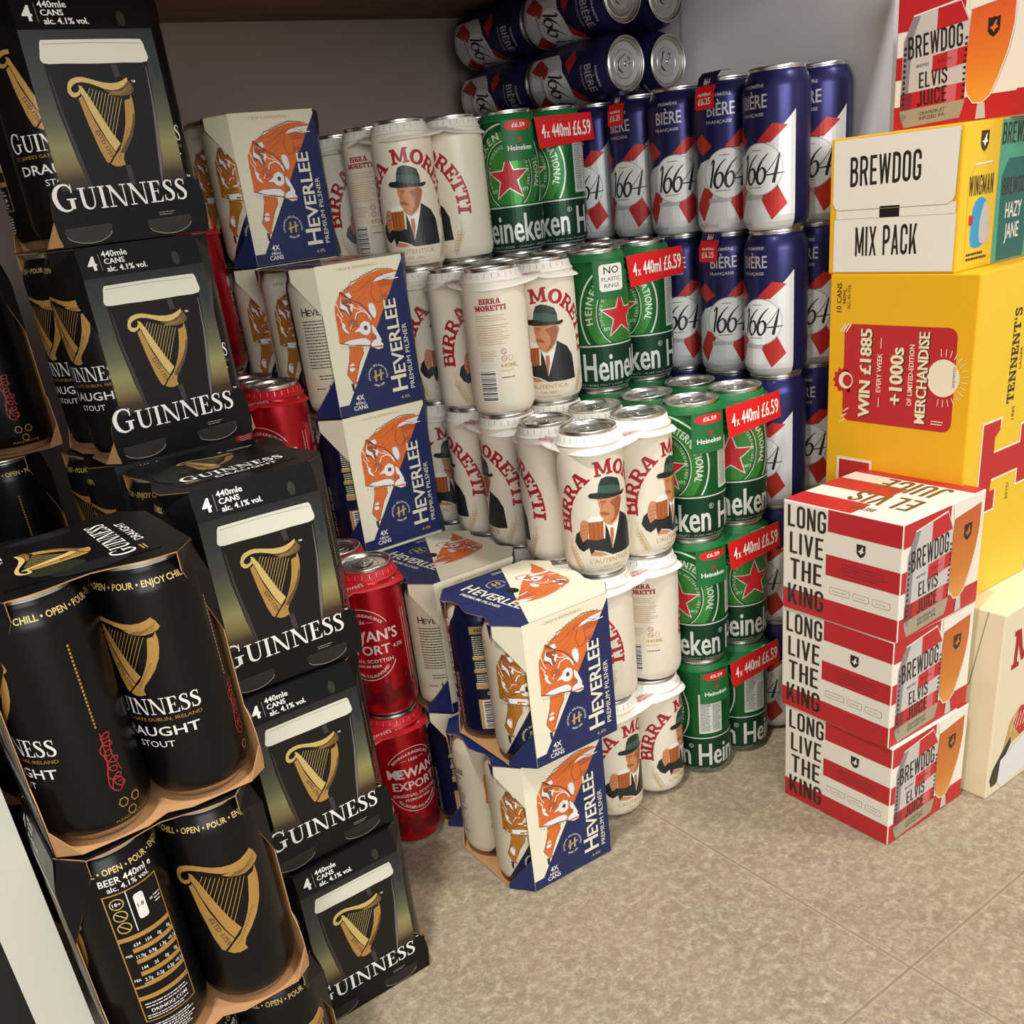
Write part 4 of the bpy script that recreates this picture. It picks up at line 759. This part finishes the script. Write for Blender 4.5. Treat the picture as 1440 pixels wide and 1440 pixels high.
# fox pilsner sleeve
def fox_carton():
    mb = MB(); y, w, H = .0675, .050, .1508; cx, cy = .0675, .0450
    for sg in (-1, 1):
        mb.panel([(-w*-sg, sg*y, .0008), (w*-sg, sg*y, .0008), (w*-sg, sg*y, H), (-w*-sg, sg*y, H)], fcream, kraft)
        heverlee_front().apply(mb, lambda u, v, e: (-sg*u, sg*(y+.0003+e), v), None, None, (-49.9, 1, 49.9, 151))
        for s2 in (-1, 1):
            def gus(P, m):
                c = (Vector(P[1])-Vector(P[0])).cross(Vector(P[2])-Vector(P[0])); mb.panel(P if c.x*s2 > 0 else P[::-1], m)
            right = (s2 == -sg)
            mt = fnavy if right else fcream
            gus([(s2*w, sg*y, H), (s2*w, sg*y, .104), (s2*cx, sg*cy, H-.012), (s2*cx, sg*cy, H-.001)], mt)
            gus([(s2*w, sg*y, .0008), (s2*cx, sg*cy, .0008), (s2*cx, sg*cy, .006), (s2*w, sg*y, .040)], fnavy)
            if right:
                gus([(s2*w, sg*y, .040), (s2*w, sg*y, .104), (s2*(w+.006), sg*(y-.0079), .10), (s2*(w+.006), sg*(y-.0079), .037)], fnavy)
    e = [(w, -y), (cx, -cy), (.0665, -.040), (.0615, -.032), (.0605, -.022), (.0645, -.010), (.0665, 0), (.0645, .010), (.0605, .022), (.0615, .032), (.0665, .040), (cx, cy), (w, y)]
    P = e+[(-x, q) for x, q in reversed(e)]; mb.panel([(x, q, H) for x, q in P], fnavy)
    heverlee_top().apply(mb, lambda u, v, e_: (u, v, H+.0002+e_*.5), None, None, (-49.5, -67.3, 49.5, 67.3))
    b = Art(); b.rect(fnavy, -67, -44, -49, 44, 1); b.rect(fcream, 49, -44, 66, 44, 1)
    ar = Art(); ar.poly(fcream, [(49.4,-67.2),(66.8,-44.8),(65.8,-40),(61,-32),(60,-22),(64,-10),(66,0),(64,10),(60,22),(61,32),(65.8,40),(66.8,44.8),(49.4,67.2)], 1); ar.apply(mb, lambda u, v, e_: (u, v, H+.0002+e_*.5))
    B = [(w, -y), (cx, -cy), (.0665, -.035), (.0665, .035), (cx, cy), (w, y)]
    mb.panel([(x, q, .0009) for x, q in B]+[(-x, q, .0009) for x, q in reversed(B)], kraft, fnavy)
    # small side flaps folded down from the top between the chamfers
    for s2 in (-1, 1):
        for sg in (-1, 1):
            P = [(s2*.0672, sg*.0445, H-.0005), (s2*.0668, sg*.036, H-.0005), (s2*.0672, sg*.040, H-.016)]
            c = (Vector(P[1])-Vector(P[0])).cross(Vector(P[2])-Vector(P[0])); mb.panel(P if c.x*s2 > 0 else P[::-1], fnavy if s2 < 0 else fcream)
    return mb
fox_box = stash(fox_carton().build('x'))
# clear film with a printed price strap
def film_mesh():
    mb = MB(); rings = []; N = 48
    for z, k in ((.003, .86), (.012, 1.0), (.06, 1.0), (.132, 1.0), (.142, .95), (.1485, .86)):
        rg = []
        for i in range(N):
            t = 2*PI*i/N; R = .0664/((abs(math.cos(t))**5+abs(math.sin(t))**5)**.2)*k; rg.append(mb.bm.verts.new((R*math.cos(t), R*math.sin(t), z)))
        rings.append(rg)
    for a, c in zip(rings, rings[1:]):
        for i in range(N): f = mb.bm.faces.new((a[i], a[(i+1) % N], c[(i+1) % N], c[i])); f.smooth = True; f.material_index = mb.mi(film_m)
    return mb
film = stash(film_mesh().build('x'))
def strap_mesh(n=6):
    """printed strap at the pack's -X side, folded over the rim"""
    mb = MB(); y0, y1 = .018, .044; x = -.0672
    prof = [(x, .121), (x+.0004, .136), (x+.004, .1425), (x+.006, .1500), (x+.012, .1545), (x+.026, .1545)]
    for (xa, za), (xb, zb), m in zip(prof[:n], prof[1:n], (pred, pred, knav, knav, knav)):
        mb.panel([(xa, y1, za), (xa, y0, za), (xb, y0, zb), (xb, y1, zb)], m, knav, .0003)
    ar = Art(); ar.text(white, '£6.25', 0, 125.5, 5.6, 2, .95, 0, .02); ar.text(white, '4x440ml', 0, 133, 3.0, 2, 1.1, 0, .01)
    ar.apply(mb, lambda u, v, e: (x-.0003-e, (y0+y1)/2-u, v))
    ar = Art(); ar.gtext(white, SCRIPT, '1664', 0, 143.4, 5, 2, .8, 0, 'C', 1, -.05); ar.apply(mb, lambda u, v, e: (x+.0037+(v-.1425)*.27-e-.0004, (y0+y1)/2-u, v)); return mb
strap, strap_low = stash(strap_mesh().build('x')), stash(strap_mesh(4).build('x'))

def film_flap():
    mb = MB(); mb.panel([(-.060, .038, .1500), (.060, .036, .1500), (.060, .0655, .1502), (-.060, .0655, .1502)], knav, knav, .0002)
    ar = Art(); ar.bars(38, 40, 56, 60, False, 2); ar.lines(white, -20, 10, 54, 3, 4, 1, 2); ar.gtext(white, SCRIPT, '1664', -38, 44, 12, 2, .8)
    ar.apply(mb, lambda u, v, e: (u, v, .1504+e)); return mb
film_label = stash(film_flap().build('x'))
# ------------------------------------------------------------------ packs
LEVEL = ['bottom layer', 'second layer', 'third layer', 'fourth layer', 'topmost layer']
ROWS = ['front row', 'second row back', 'third row back', 'rearmost row']
POS = [(-.033, -.033), (.033, -.033), (-.033, .033), (.033, .033)]
def pack(name, loc, mesh, alphas, label, group, H, rz=0, parts=(), tabs=True, lids=True, rx=0, jitter=0):
    """mesh: one can mesh or four; alphas: where each label's centre sits to the right (+) of the line to the camera, degrees"""
    t = empty(name, loc, rz); t.rotation_euler.x = rx; tag(t, label, 'beer pack', group)
    meshes = mesh if isinstance(mesh, (list, tuple)) else [mesh]*4
    for i, (px, py) in enumerate(POS):
        wx, wy = loc[0]+px*math.cos(rz)-py*math.sin(rz), loc[1]+px*math.sin(rz)+py*math.cos(rz)
        al = alphas[i]
        r = math.atan2(CAM.y-wy, CAM.x-wx)+PI/2+math.radians(al)-rz if not rx else math.radians(al)
        c = obj('can', meshes[i], t, (px, py, .0012 if parts and parts[0][0] == 'carton' else 0), r)
        if lids:
            q = obj('lid', LID, c, (0, 0, H)); q['label'] = 'silver ring-pull end'
            if tabs: obj('pull_tab', TAB, c, (0, 0, H))
    for nm, me in parts: obj(nm, me, t)
    return t
A0 = (180, 90, -90, 40)
# stout, main stack
G_ST = 'black stout four-packs'
for k, (x, y, lab) in enumerate(((-.361, -.0057, 'black stout four-pack with pint picture, on the floor at bottom of the front stack'), (-.3639, .0045, 'black stout four-pack with pint picture, middle of the front stack of three'), (-.3562, .0145, 'black stout four-pack with pint picture, top of the front stack, its lid showing'))):
    pack('stout_multipack', (x, y, k*PS), [can_stout_harp, can_stout, can_stout, can_stout], (100, -40, 30, 100) if k else (120, -60, 30, 0), lab, G_ST, HS, (.01, .014, -.014)[k], (('carton', stout_box),), False, False)
for k in range(5):
    lab = ('black stout four-pack standing back on the rear stack, under the topmost one' if k == 3 else 'black stout four-pack topmost of all, below the wooden shelf' if k == 4 else 'black stout four-pack hidden in the rear stack, %s' % LEVEL[k])
    pack('stout_multipack', ((-.3685, -.3685, -.3685, -.3555, -.3502)[k], (.1625, .1625, .1625, .1600, .1685)[k], k*PS), can_stout, (-48, 0, -55, 90) if k < 4 else (-4, 0, 60, 90), lab, G_ST, HS, (0, 0, 0, .033, .0254)[k], (('carton', stout_box),), False, False)
# stout packs turned end-on
for k, (x, lab) in enumerate(((-.496, 'black stout four-pack turned end-on, bottom of the leftmost stack'), (-.509, 'black stout four-pack turned end-on showing a nutrition panel, middle of leftmost stack'), (-.502, 'black stout four-pack turned end-on at left, top panel and red script showing'))):
    al = {0: (0, 60, -38, 10), 1: (60, 60, -102, -6), 2: (60, 60, -80, -40)}[k]
    ms = {0: can_stout_harp, 1: [can_stout_harp]*4, 2: can_stout}[k]
    # local -X faces the viewer after the quarter turn
    r = math.radians(90)
    t = pack('stout_multipack', (x, (-.113, -.118, -.110)[k], k*PS), ms, (al[2], 0, al[3], 0) if False else (al[3], 60, al[2], 60), lab, G_ST, HS, r, (('carton', stout_box),), False, False)
for k in range(4):
    lab = 'black stout four-pack turned end-on far left, dark can behind the leftmost stack' if k == 3 else 'black stout four-pack turned end-on behind the leftmost stack, %s' % LEVEL[k]
    pack('stout_multipack', (-.490-(.016 if k < 3 else 0), .297, k*PS), can_stout, (-95, 60, 40, 60), lab, G_ST, HS, math.radians(90), (('carton', stout_box),), False, False)
# red ale
G_RED = 'red ale four-packs'
for row, (y, n, als) in enumerate(((.156, 2, ((-30, 22), (-30, -28))), (.2985, 3, ((0, 0), (0, 0), (-75, -42))), (.4445, 4, ((0, 0), (0, 0), (0, 0), (150, 118))))):
    for k in range(n):
        al = als[k]
        pack('red_ale_multipack', (-.2355-.0003*row, y, k*PT), can_red, (al[0], al[1], 60, -60), 'red ale four-pack with red collar, %s, %s' % (ROWS[row], LEVEL[k]), G_RED, HT, 0, (('card_collar', red_collar),), k == n-1)
# fox pilsner
G_FOX = 'fox pilsner four-packs'
FX = {(0, 0): (-.113, .0055, -.036), (0, 1): (-.1036, -.0087, -.0215)}
for row in range(4):
    for k in range((2, 2, 4, 5)[row]):
        x, y, rz = FX.get((row, k), (-.1005, (0, .146, .288, .437)[row], (0, -.015, -.01, .0)[row]))
        if row == 3 and k == 4: x, y, rz = -.0985, .439, .0165
        al = {(0, 0): (12, 0, 45, 0), (0, 1): (8, 0, -128, 0), (1, 0): (-128, 0, 0, 0), (1, 1): (120, 0, 0, 0), (2, 2): (-128, 0, -60, 0), (2, 3): (118, 0, 5, 0), (3, 4): (5, 0, 5, 0), (3, 3): (10, 0, 0, 0)}.get((row, k), (20, 0, 100, 0))
        pack('fox_pilsner_multipack', (x, y, k*.152), can_fox, al, 'navy and cream fox pilsner four-pack in card sleeve, %s, %s' % (ROWS[row], LEVEL[k]), G_FOX, HC, rz, (('carton', fox_box),), False, True)
# cream lager
G_CRM = 'cream lager four-packs'
MA = {(0, 2): (27, 62, -112, 0), (0, 1): (-60, 165, 40, 0), (0, 0): (47, 68, 0, 0), (1, 3): (172, -6, 50, 0), (1, 2): (-78, 0, -92, 0), (2, 4): (0, -76, 150, 0), (2, 3): (40, 0, 100, 0), (3, 4): (55, 0, 20, 0), (2, 2): (10, 0, 0, 0)}
for row in range(4):
    for k in range((3, 4, 5, 5)[row]):
        x, y = (.0318, .0345, .0345, .0345)[row], (.0300, .1690, .3085, .4550)[row]
        if row == 0: x, y = .0310-(.003 if k == 0 else 0), .0295
        pack('cream_lager_multipack', (x, y, k*PM), can_moretti, MA.get((row, k), (30, -80, 120, 0)), 'cream lager four-pack with white card collar, %s, %s' % (ROWS[row], LEVEL[k]), G_CRM, HC, 0, (('card_collar', moretti_collar),), k == (3, 4, 5, 5)[row]-1)
# green lager
G_GRN = 'green lager four-packs'
HA = {(0, 2): (-52, -9, 100, 0), (0, 1): (-38, 34, 0, 0), (0, 0): (-106, -90, 0, 0), (1, 3): (44, -52, 0, 0), (2, 4): (-5, -62, 0, 0)}
for row in range(3):
    for k in range((3, 4, 5)[row]):
        x, y = (.1642, .1670, .1670)[row], (.0214, .1600, .2965)[row]
        pack('green_lager_multipack', (x, y, k*PM), can_hein, HA.get((row, k), (-30, 40, 90, 0)), 'green lager four-pack with red price strip, %s, %s' % (ROWS[row], LEVEL[k]), G_GRN, HC, 0, (('card_collar', green_top), ('price_flap', flap_b if (row, k) == (1, 3) else flap_a)), k == (3, 4, 5)[row]-1)
# blue beer against the right wall
G_BLU = 'blue and white beer four-packs'
for row in range(4):
    for k in range(5):
        x, y = 0.3015, (.0262, .1615, .297, .4325)[row]
        parts = [('shrink_film', film)]
        if row == 0 and k in (3, 4) or row == 1 and k in (3, 4): parts.append(('price_strap', strap if k == 4 else strap_low))
        pack('blue_beer_multipack', (x, y, k*PM), can_kron, ((-31, -12, 0, 0), (-10, 0, -30, 0), (-38, 0, 0, 0), (0, 0, 0, 0))[row], 'blue and white beer four-pack by right wall, %s, %s' % (ROWS[row], LEVEL[k]), G_BLU, HC, 0, parts, k == 4)
for k, (y, lab) in enumerate(((.352, 'blue beer four-pack lying on its side, can ends facing forward, below the shelf'), (.503, 'blue beer four-pack lying on its side deep in the corner, touching back wall'))):
    pack('blue_beer_multipack', (.2985, y, 4*PM+HC+.0666), can_kron, (-62, -20, -55, 30), lab, 'lying blue beer four-packs', HC, 0, [('shrink_film', film)]+([('film_label', film_label)] if k == 0 else []), True, True, PI/2)

# ------------------------------------------------------------------ boxes
def box_thing(name, lo, dims, cols, arts, label, cat='beer box', group=None, rz=0, extra=None, bev=.0015):
    """printed carton: cols = materials of (-X, -Y, top, rest); arts = {'x': art on -X, 'y': art on -Y, 't': art on top} in mm from that face's lower left corner"""
    W, D, H = dims; mb = MB(); mx, my, mt, mr = cols
    mb.box((0, 0, 0), (W, D, H), mr)
    for f in mb.bm.faces:
        n = f.normal if f.normal.length else f.calc_center_median(); f.normal_update(); n = f.normal
        m = mx if n.x < -.5 else my if n.y < -.5 else mt if n.z > .5 else mr; f.material_index = mb.mi(m)
    bmesh.ops.remove_doubles(mb.bm, verts=mb.bm.verts, dist=1e-6)
    bmesh.ops.bevel(mb.bm, geom=mb.bm.edges[:], offset=bev, segments=2, affect='EDGES', profile=.5)
    e0 = .00012
    if 'x' in arts: arts['x'].apply(mb, lambda u, v, e: (-e0-e, D-u, v), None, None, (bev*1000*.6, bev*600, D*1000-bev*600, H*1000-bev*600))
    if 'y' in arts: arts['y'].apply(mb, lambda u, v, e: (u, -e0-e, v), None, None, (bev*600, bev*600, W*1000-bev*600, H*1000-bev*600))
    if 't' in arts: arts['t'].apply(mb, lambda u, v, e: (u, v, H+e0+e), None, None, (bev*600, bev*600, W*1000-bev*600, D*1000-bev*600))
    o = mb.build(name); o.location = lo; o.rotation_euler = (0, 0, rz); tag(o, label, cat, group); return o
def shield(a, x, y, h, m, ly, bird=None):
    w_ = h*.36; a.poly(m, [(x-w_,y+h*.5),(x-w_*.5,y+h*.46),(x,y+h*.5),(x+w_*.5,y+h*.46),(x+w_,y+h*.5),(x+w_,y-h*.15),(x+w_*.6,y-h*.36),(x,y-h*.5),(x-w_*.6,y-h*.36),(x-w_,y-h*.15)], ly)
    a.poly(bird or bwht, [(x-w_*.75,y-h*.02),(x-w_*.2,y+h*.04),(x+w_*.2,y+h*.3),(x+w_*.5,y+h*.34),(x+w_*.35,y+h*.12),(x+w_*.75,y-h*.06),(x+w_*.3,y-h*.1),(x,y-h*.26),(x-w_*.3,y-h*.1)], ly+1)
amber = ramp_mat('printed amber beer', 'Z', [(0, '#E0A450'), (.4, '#CE7C30'), (1, '#C2622A')], .01, .1)
amber2 = ramp_mat('printed amber beer large', 'Z', [(0, '#EFA73A'), (.35, '#E8802E'), (.7, '#E0602E'), (1, '#D65030')], .01, .12)
def can_and_glass(W, H, am):
    """printed can and tulip glass over stripes, filling a W x H face"""
    a = Art(); X = lambda u: u*W; Y = lambda v: v*H
    def P(m, pts, ly): a.poly(m, [(X(u), Y(v)) for u, v in pts], ly)
    P(bred, [(0,.8),(.56,.8),(.56,1),(0,1)], 1); P(bred, [(0,.42),(.3,.42),(.3,.6),(0,.6)], 1); P(bred, [(0,0),(1,0),(1,.2),(0,.2)], 1)
    P(bsil, [(.14,.9),(.52,.955),(.60,.80),(.60,.16),(.57,.05),(.10,.02),(.06,.14),(.065,.72)], 3); P(bsil2, [(.07,.72),(.14,.9),(.20,.9),(.14,.72),(.12,.1),(.08,.06),(.06,.14)], 4)
    P(bred, [(.34,.925),(.52,.945),(.59,.79),(.34,.76)], 4); P(bred, [(.32,.44),(.60,.47),(.60,.6),(.32,.57)], 4); P(bred, [(.06,.165),(.60,.19),(.60,.325),(.06,.30)], 4); P(bpink, [(.44,.45),(.52,.46),(.52,.59),(.44,.58)], 5); P(bpink, [(.44,.183),(.53,.187),(.53,.32),(.44,.316)], 5); P(bmar, [(.06,.165),(.16,.17),(.16,.305),(.06,.30)], 5); P(btan, [(.06,.14),(.10,.02),(.57,.05),(.60,.16),(.6,.19),(.06,.165)], 4)
    a.stroke(bwht, [(X(.14), Y(.905)), (X(.52), Y(.958))], H*.012, 5)
    a.block(bink, 'BREWDOG', X(.335), Y(.59), H*.175, W*.45, 6, 4); a.block(bink, 'ELVIS', X(.335), Y(.335), H*.125, W*.235, 6, 3); a.block(bink, 'JUICE', X(.335), Y(.19), H*.125, W*.245, 6, 3)
    a.text(bink, 'GRAPEFRUIT', X(.34), Y(.115), H*.028, 6, 1.1, 3, 0); a.text(bink, 'INFUSED IPA', X(.34), Y(.075), H*.028, 6, 1.1, 3, 0); a.text(bink, 'BREWED', X(.24), Y(.50), H*.022, 6, 1, 3, 0); a.text(bink, 'IN ELLON', X(.42), Y(.51), H*.022, 6, 1, 3, 0)
    for k in range(11): a.rect(bink, X(.075), Y(.2+k*.045), X(.095), Y(.225+k*.045), 6); a.rect(bink, X(.575), Y(.2+k*.045), X(.595), Y(.22+k*.045), 6)
    P(am, [(.615,.86),(.72,.875),(.945,.91)]+catmull([(.95,.86),(.948,.70),(.92,.52),(.865,.34),(.80,.19),(.735,.145),(.665,.16),(.62,.24),(.60,.38),(.598,.55),(.61,.84)], 5, False), 7); P(bwht, [(.60,.86),(.945,.91),(.95,1),(.585,1)], 7); a.stroke(bwht, [(X(.945), Y(.93)), (X(.945), Y(.70)), (X(.915), Y(.52)), (X(.86), Y(.34)), (X(.80), Y(.19)), (X(.74), Y(.14)), (X(.67), Y(.15)), (X(.62), Y(.22))], H*.01, 8)
    P(bsil, [(.70,.02),(.78,.02),(.765,.14),(.71,.14)], 8); shield(a, X(.79), Y(.70), H*.15, bink, 8, am)
    return a
def brew_side(W, H):
    a = Art(); X = lambda u: u*W; Y = lambda v: v*H; c = .40
    for v0, v1, u0 in ((.805, 1, c), (.42, .605, c-.01), (0, .20, 0)): a.rect(bred, X(u0), Y(v0), W, Y(v1), 1)
    for i_, t in enumerate(('LONG', 'LIVE', 'THE', 'KING')): a.block(bink, t, X(.215), Y(.775-.238*i_), H*.19, W*(.34, .30, .285, .325)[i_], 3)
    shield(a, X(.68), Y(.705), H*.115, bink, 3); a.lines(bmar, X(.52), X(.9), Y(.545), H*.028, 4, H*.01, 3, .15)
    for u0, u1 in ((.43, .60), (.63, .76), (.79, .93)):
        a.poly(bink, rrect(X(u0), Y(.265), X(u1), Y(.325), 1.5), 2); a.poly(bwht, rrect(X(u0)+.3, Y(.265)+.3, X(u1)-.3, Y(.325)-.3, 1.3), 3); a.lines(small, X(u0)+3, X(u1)-3, Y(.29), 3, 1, .7, 4)
    return a
def brew_top(W, D):
    a = Art(); X = lambda u: u*W; Y = lambda v: v*D
    # stripes run across the box; lettering reads from behind
    for u0, u1, v1 in ((0, .20, 1), (.40, .60, 1), (.82, 1, 1)): pass
    a.rect(bred, 0, Y(.42), X(.24), D, 1); a.rect(bred, X(.45), Y(.42), X(.68), D, 1); a.rect(bred, X(.86), 0, W, D, 1)
    a.block(bgold, 'ELVIS', X(.50), Y(.40), W*.25, D*.50, 3, 90); a.block(bgold, 'JUICE', X(.84), Y(.40), W*.25, D*.52, 3, 90); a.block(bgold, 'BREWDOG', X(.17), Y(.42), D*.06, D*.2, 3, 90)
    return a
BW, BD, BH = .1285, .1347, .1164
for k, (x, y, rz, lab) in enumerate(((.1432, -.2585, -.019, 'red and white striped beer box at the bottom of the stack of three on floor'), (.1405, -.2545, -.03, 'red and white striped beer box in the middle of the stack of three'), (.1405, -.2570, -.012, 'red and white striped beer box on top of the stack, lid lettering showing'))):
    o = box_thing('striped_beer_box', (x, y, k*.1166), (BW, BD, BH), (bwht, bwht, bwht, bwht), {'x': brew_side(BD*1000, BH*1000), 'y': can_and_glass(BW*1000, BH*1000, amber), 't': brew_top(BW*1000, BD*1000)}, lab, 'beer box', 'small striped beer boxes', rz)
# cream box
a = Art(); W, H = 205, 222
a.stroke(crm2, [(W-22,H),(W-36,H-90),(W-44,H-98),(30,H-98)], .9, 2); a.stroke(crm2, [(30,86),(W-52,86),(W-40,72),(W-40,3)], .9, 2); a.lines(crm2, 60, W-60, H-22, 9, 8, .35, 2, .2, False)
ay = Art(); ay.gtext(mred, SLAB, 'MORETTI', 22, 150, 44, 2, .8, 0, 'L'); ay.poly(mjack, [(4,22),(10,36),(24,50),(38,64),(40,54),(22,30),(20,14),(8,12)], 2); ay.poly(ydk, [(4,22),(8,34),(20,34),(18,12),(8,12)], 3)
ay.poly(mgold, [(24,50),(34,84),(52,96),(70,92),(70,60),(40,54)], 2); ay.poly(yred, [(40,78),(52,96),(66,92),(70,60),(56,58)], 3); ay.poly(wall_m, [(20,14),(22,40),(130,78),(130,18),(30,2)], 4)
for k in range(5): ay.stroke(ycr, [(36+k*6,70),(42+k*6,88)], 1.2, 4)
box_thing('cream_beer_box', (.2824, -.2835, 0), (.30, .2, .2195), (crm, crm, crm, crm), {'x': a, 'y': ay}, 'cream card beer box with red initial letter standing on floor at right', rz=0)
# yellow box
a = Art(); W, H = 158, 323
a.poly(yred, rrect(19, 179, 141, 276, 9), 1); a.poly(yred, star(20, 220, 14, 11, 0, 12), 1); a.poly(ycr, ell(22, 220, 8.5, 8.5, 20), 2); a.poly(yred, ell(24, 220, 5.5, 6, 16), 3)
def promo(t, x, y, h, sx):
    a.text(ylt, t, x, y, h, 3, sx, 90, .085); a.text(ydk, t, x+1.4, y-.6, h, 4, sx, 90, .05); a.text(ycr, t, x, y, h, 5, sx, 90, .035)
promo('WIN £1885', 51, 228, 12.5, .98); promo('+1000s', 87, 228, 14, .92); promo('MERCHANDISE', 113, 228, 10.5, .84)
a.text(ycr, 'EVERY WEEK', 63, 230, 5, 3, .9, 90, .02); a.text(ycr, 'OF LIMITED-EDITION', 98, 230, 5, 3, .85, 90, .02)
for y0 in (196, 254): a.rect(ycr, 61, y0, 61.8, y0+10, 3)
a.poly(ycr, ell(129.5, 230, 16.5, 17.5, 28), 3); a.lines(small, 139, 142, 240, 1.6, 12, .9, 4)
for k in range(16):
    t = math.radians(-100+k*13.3); a.stroke(ycr, [(129.5+19*math.cos(t), 230+20*math.sin(t)), (129.5+25*math.cos(t), 230+27*math.sin(t))], .7, 3)
for k in range(3): a.stroke(ycr, [(14+k*3.4, 268), (20+k*3.2, 276)], 1.4, 3); a.stroke(ycr, [(16+k*2, 176+k*6), (22+k*2, 180+k*6)], 1.2, 3)
a.lines(ycr, 120, 134, 188, 2.6, 2, 1, 3)
a.text(ydk, '10 CANS', 14, 301, 5.4, 2, .95, 90, .01); a.text(ydk, '440ML', 19.5, 302, 4, 2, .95, 90, 0); a.text(ydk, 'ALC 4% VOL', 24.5, 302, 3.6, 2, .8, 90, 0)
a.rect(ycr, 14, 40, 57, 140, 2); a.rect(yred, 17, 43, 54, 137, 3); a.text(ydk, '1885', 76, 122, 5, 2, 1.3, 90, 0)
ay = Art()
def tt(m, gr, ly):
    ay.poly(m, [(28-gr,92-gr),(58+gr,92-gr),(58+gr,112+gr*.2),(48-gr*.2,112+gr*.2),(48-gr*.2,106+gr),(50,124-gr),(98-gr,124-gr),(98-gr,108-gr),(122+gr,108-gr),(122+gr,168+gr),(98-gr,168+gr),(98-gr,150+gr),(50,150+gr),(50,166+gr),(58+gr,172+gr),(58+gr,182+gr),(28-gr,182+gr)], ly)
tt(ycr, 2.2, 1); tt(yred, 0, 2)
ay.gtext(ydk, SLAB, "TENNENT'S", 76, 240, 12, 2, .95, 90); ay.text(ydk, 'LAGER', 84, 236, 4, 2, 1.2, 90, 0); ay.text(ydk, '1885', 80, 184, 4, 2, 1.3, 90, 0); ay.text(ydk, 'ESTD', 84, 104, 4, 2, 1.3, 90, 0)
box_thing('yellow_beer_box', (.265, -.2365, .2195), (.134, .158, .323), (yel, ylt, yel, yel), {'x': a, 'y': ay}, 'tall yellow beer box standing on end upon the cream box', rz=0)
# mixed pack
a = Art(); W, H = 135.5, 121
a.poly(bwht, [(4,119),(4,64),(6,60),(11,58),(W-12,58),(W-6,61),(W-4,66),(W-3,119)], 2); a.rect(bwht, 6, 2, W-2, 50, 2); a.rect(bwht, 8, 48, W-3, 60, 1); a.rect(black, 56, 50, 77, 60, 3)
a.stroke(crm2, [(6,50),(W-3,50)], .35, 3); a.stroke(crm2, [(4,64),(6,60),(11,58),(W-12,58),(W-6,61),(W-4,66),(W-3,116)], .5, 3)
a.block(bink, 'BREWDOG', 60, 79, 25, 74, 4, 1); a.block(bink, 'MIX PACK', 64, 17, 26, 66, 4, 1)
ay = Art(); ay.rect(teal, 58, 0, 270, H, 1); shield(ay, 32, 105, 17, ydk, 3)
ay.poly(ylt, [(14,4),(50,4),(52,70),(46,86),(20,86),(12,70)], 2); ay.stroke(bwht, [(20,87),(47,88)], 1.4, 3)
ay.block(ydk, 'WINGMAN', 32, 62, 16, 38, 4); ay.smooth(bluep, [(22,20),(20,44),(24,56),(34,60),(44,54),(46,36),(42,20)], 3, 3); ay.smooth(bsil, [(36,22),(34,40),(40,56),(48,46),(50,24)], 4, 3); ay.rect(hred, 16, 38, 23, 46, 4); ay.lines(ydk, 16, 50, 12, 4, 2, 2.2, 4)
ay.poly(tealdk, [(66,2),(112,2),(114,74),(108,88),(74,88),(64,74)], 2); ay.block(ydk, 'BREWDOG', 88, 100, 17, 56, 3); ay.block(ydk, 'BREWDOG', 89, 58, 14, 44, 3); ay.text(bwht, 'HAZY', 89, 38, 13, 3, .55, 0, .02); ay.text(bwht, 'JANE', 89, 20, 13, 3, .55, 0, .02)
box_thing('mixed_beer_box', (.2655, -.2105, .5425), (.27, .1355, .121), (yel, ylt, yel, yel), {'x': a, 'y': ay}, 'white-ended mixed beer box with black lettering on top of yellow box')
a = can_and_glass(121, 103, amber2); a.rect(bred, 121, 0, 198, 22, 1); a.rect(bred, 0, 103, 68, 125, 1)
box_thing('striped_beer_case', (.335, -.291, .6635), (.19, .198, .125), (bwht, bwht, bwht, bwht), {'x': a}, 'large red and white striped beer case with can and glass picture, at top right')

# ------------------------------------------------------------------ room
def slab(name, lo, hi, m, kind='structure', **kw):
    mb = MB(); mb.box(lo, hi, m); o = mb.build(name); tag(o, kind=kind) if kind else None; return o
slab('floor', (-2.2, -2.6, -.03), (2.2, .56, 0), floor_m)
slab('wall_back', (-1.4, .53, 0), (.385, .56, 2.5), wallb_m)
slab('wall_right', (.372, -.064, 0), (.41, .53, 2.5), wall_m)
slab('trim_1', (-.615, -.085, 0), (-.581, .53, 2.2), panel_m)
slab('trim_2', (-1.4, -.02, 0), (-.616, .53, .9), dark_m)
o = slab('shelf', (-.581, -.085, .8675), (.372, .53, .893), wood_m, None); tag(o, 'brown wooden shelf board above the stacked cans', 'shelf')
mb = MB(); mb.panel([(0, 0, .001), (.006, .001, .0012), (.008, .005, .0022), (.003, .007, .0016), (-.002, .004, .001)], kraft); o = mb.build('paper_scrap'); o.location = onf = (-.2875, -.0315, .0); tag(o, 'tiny tan paper scrap on the floor beside the stout packs', 'scrap')
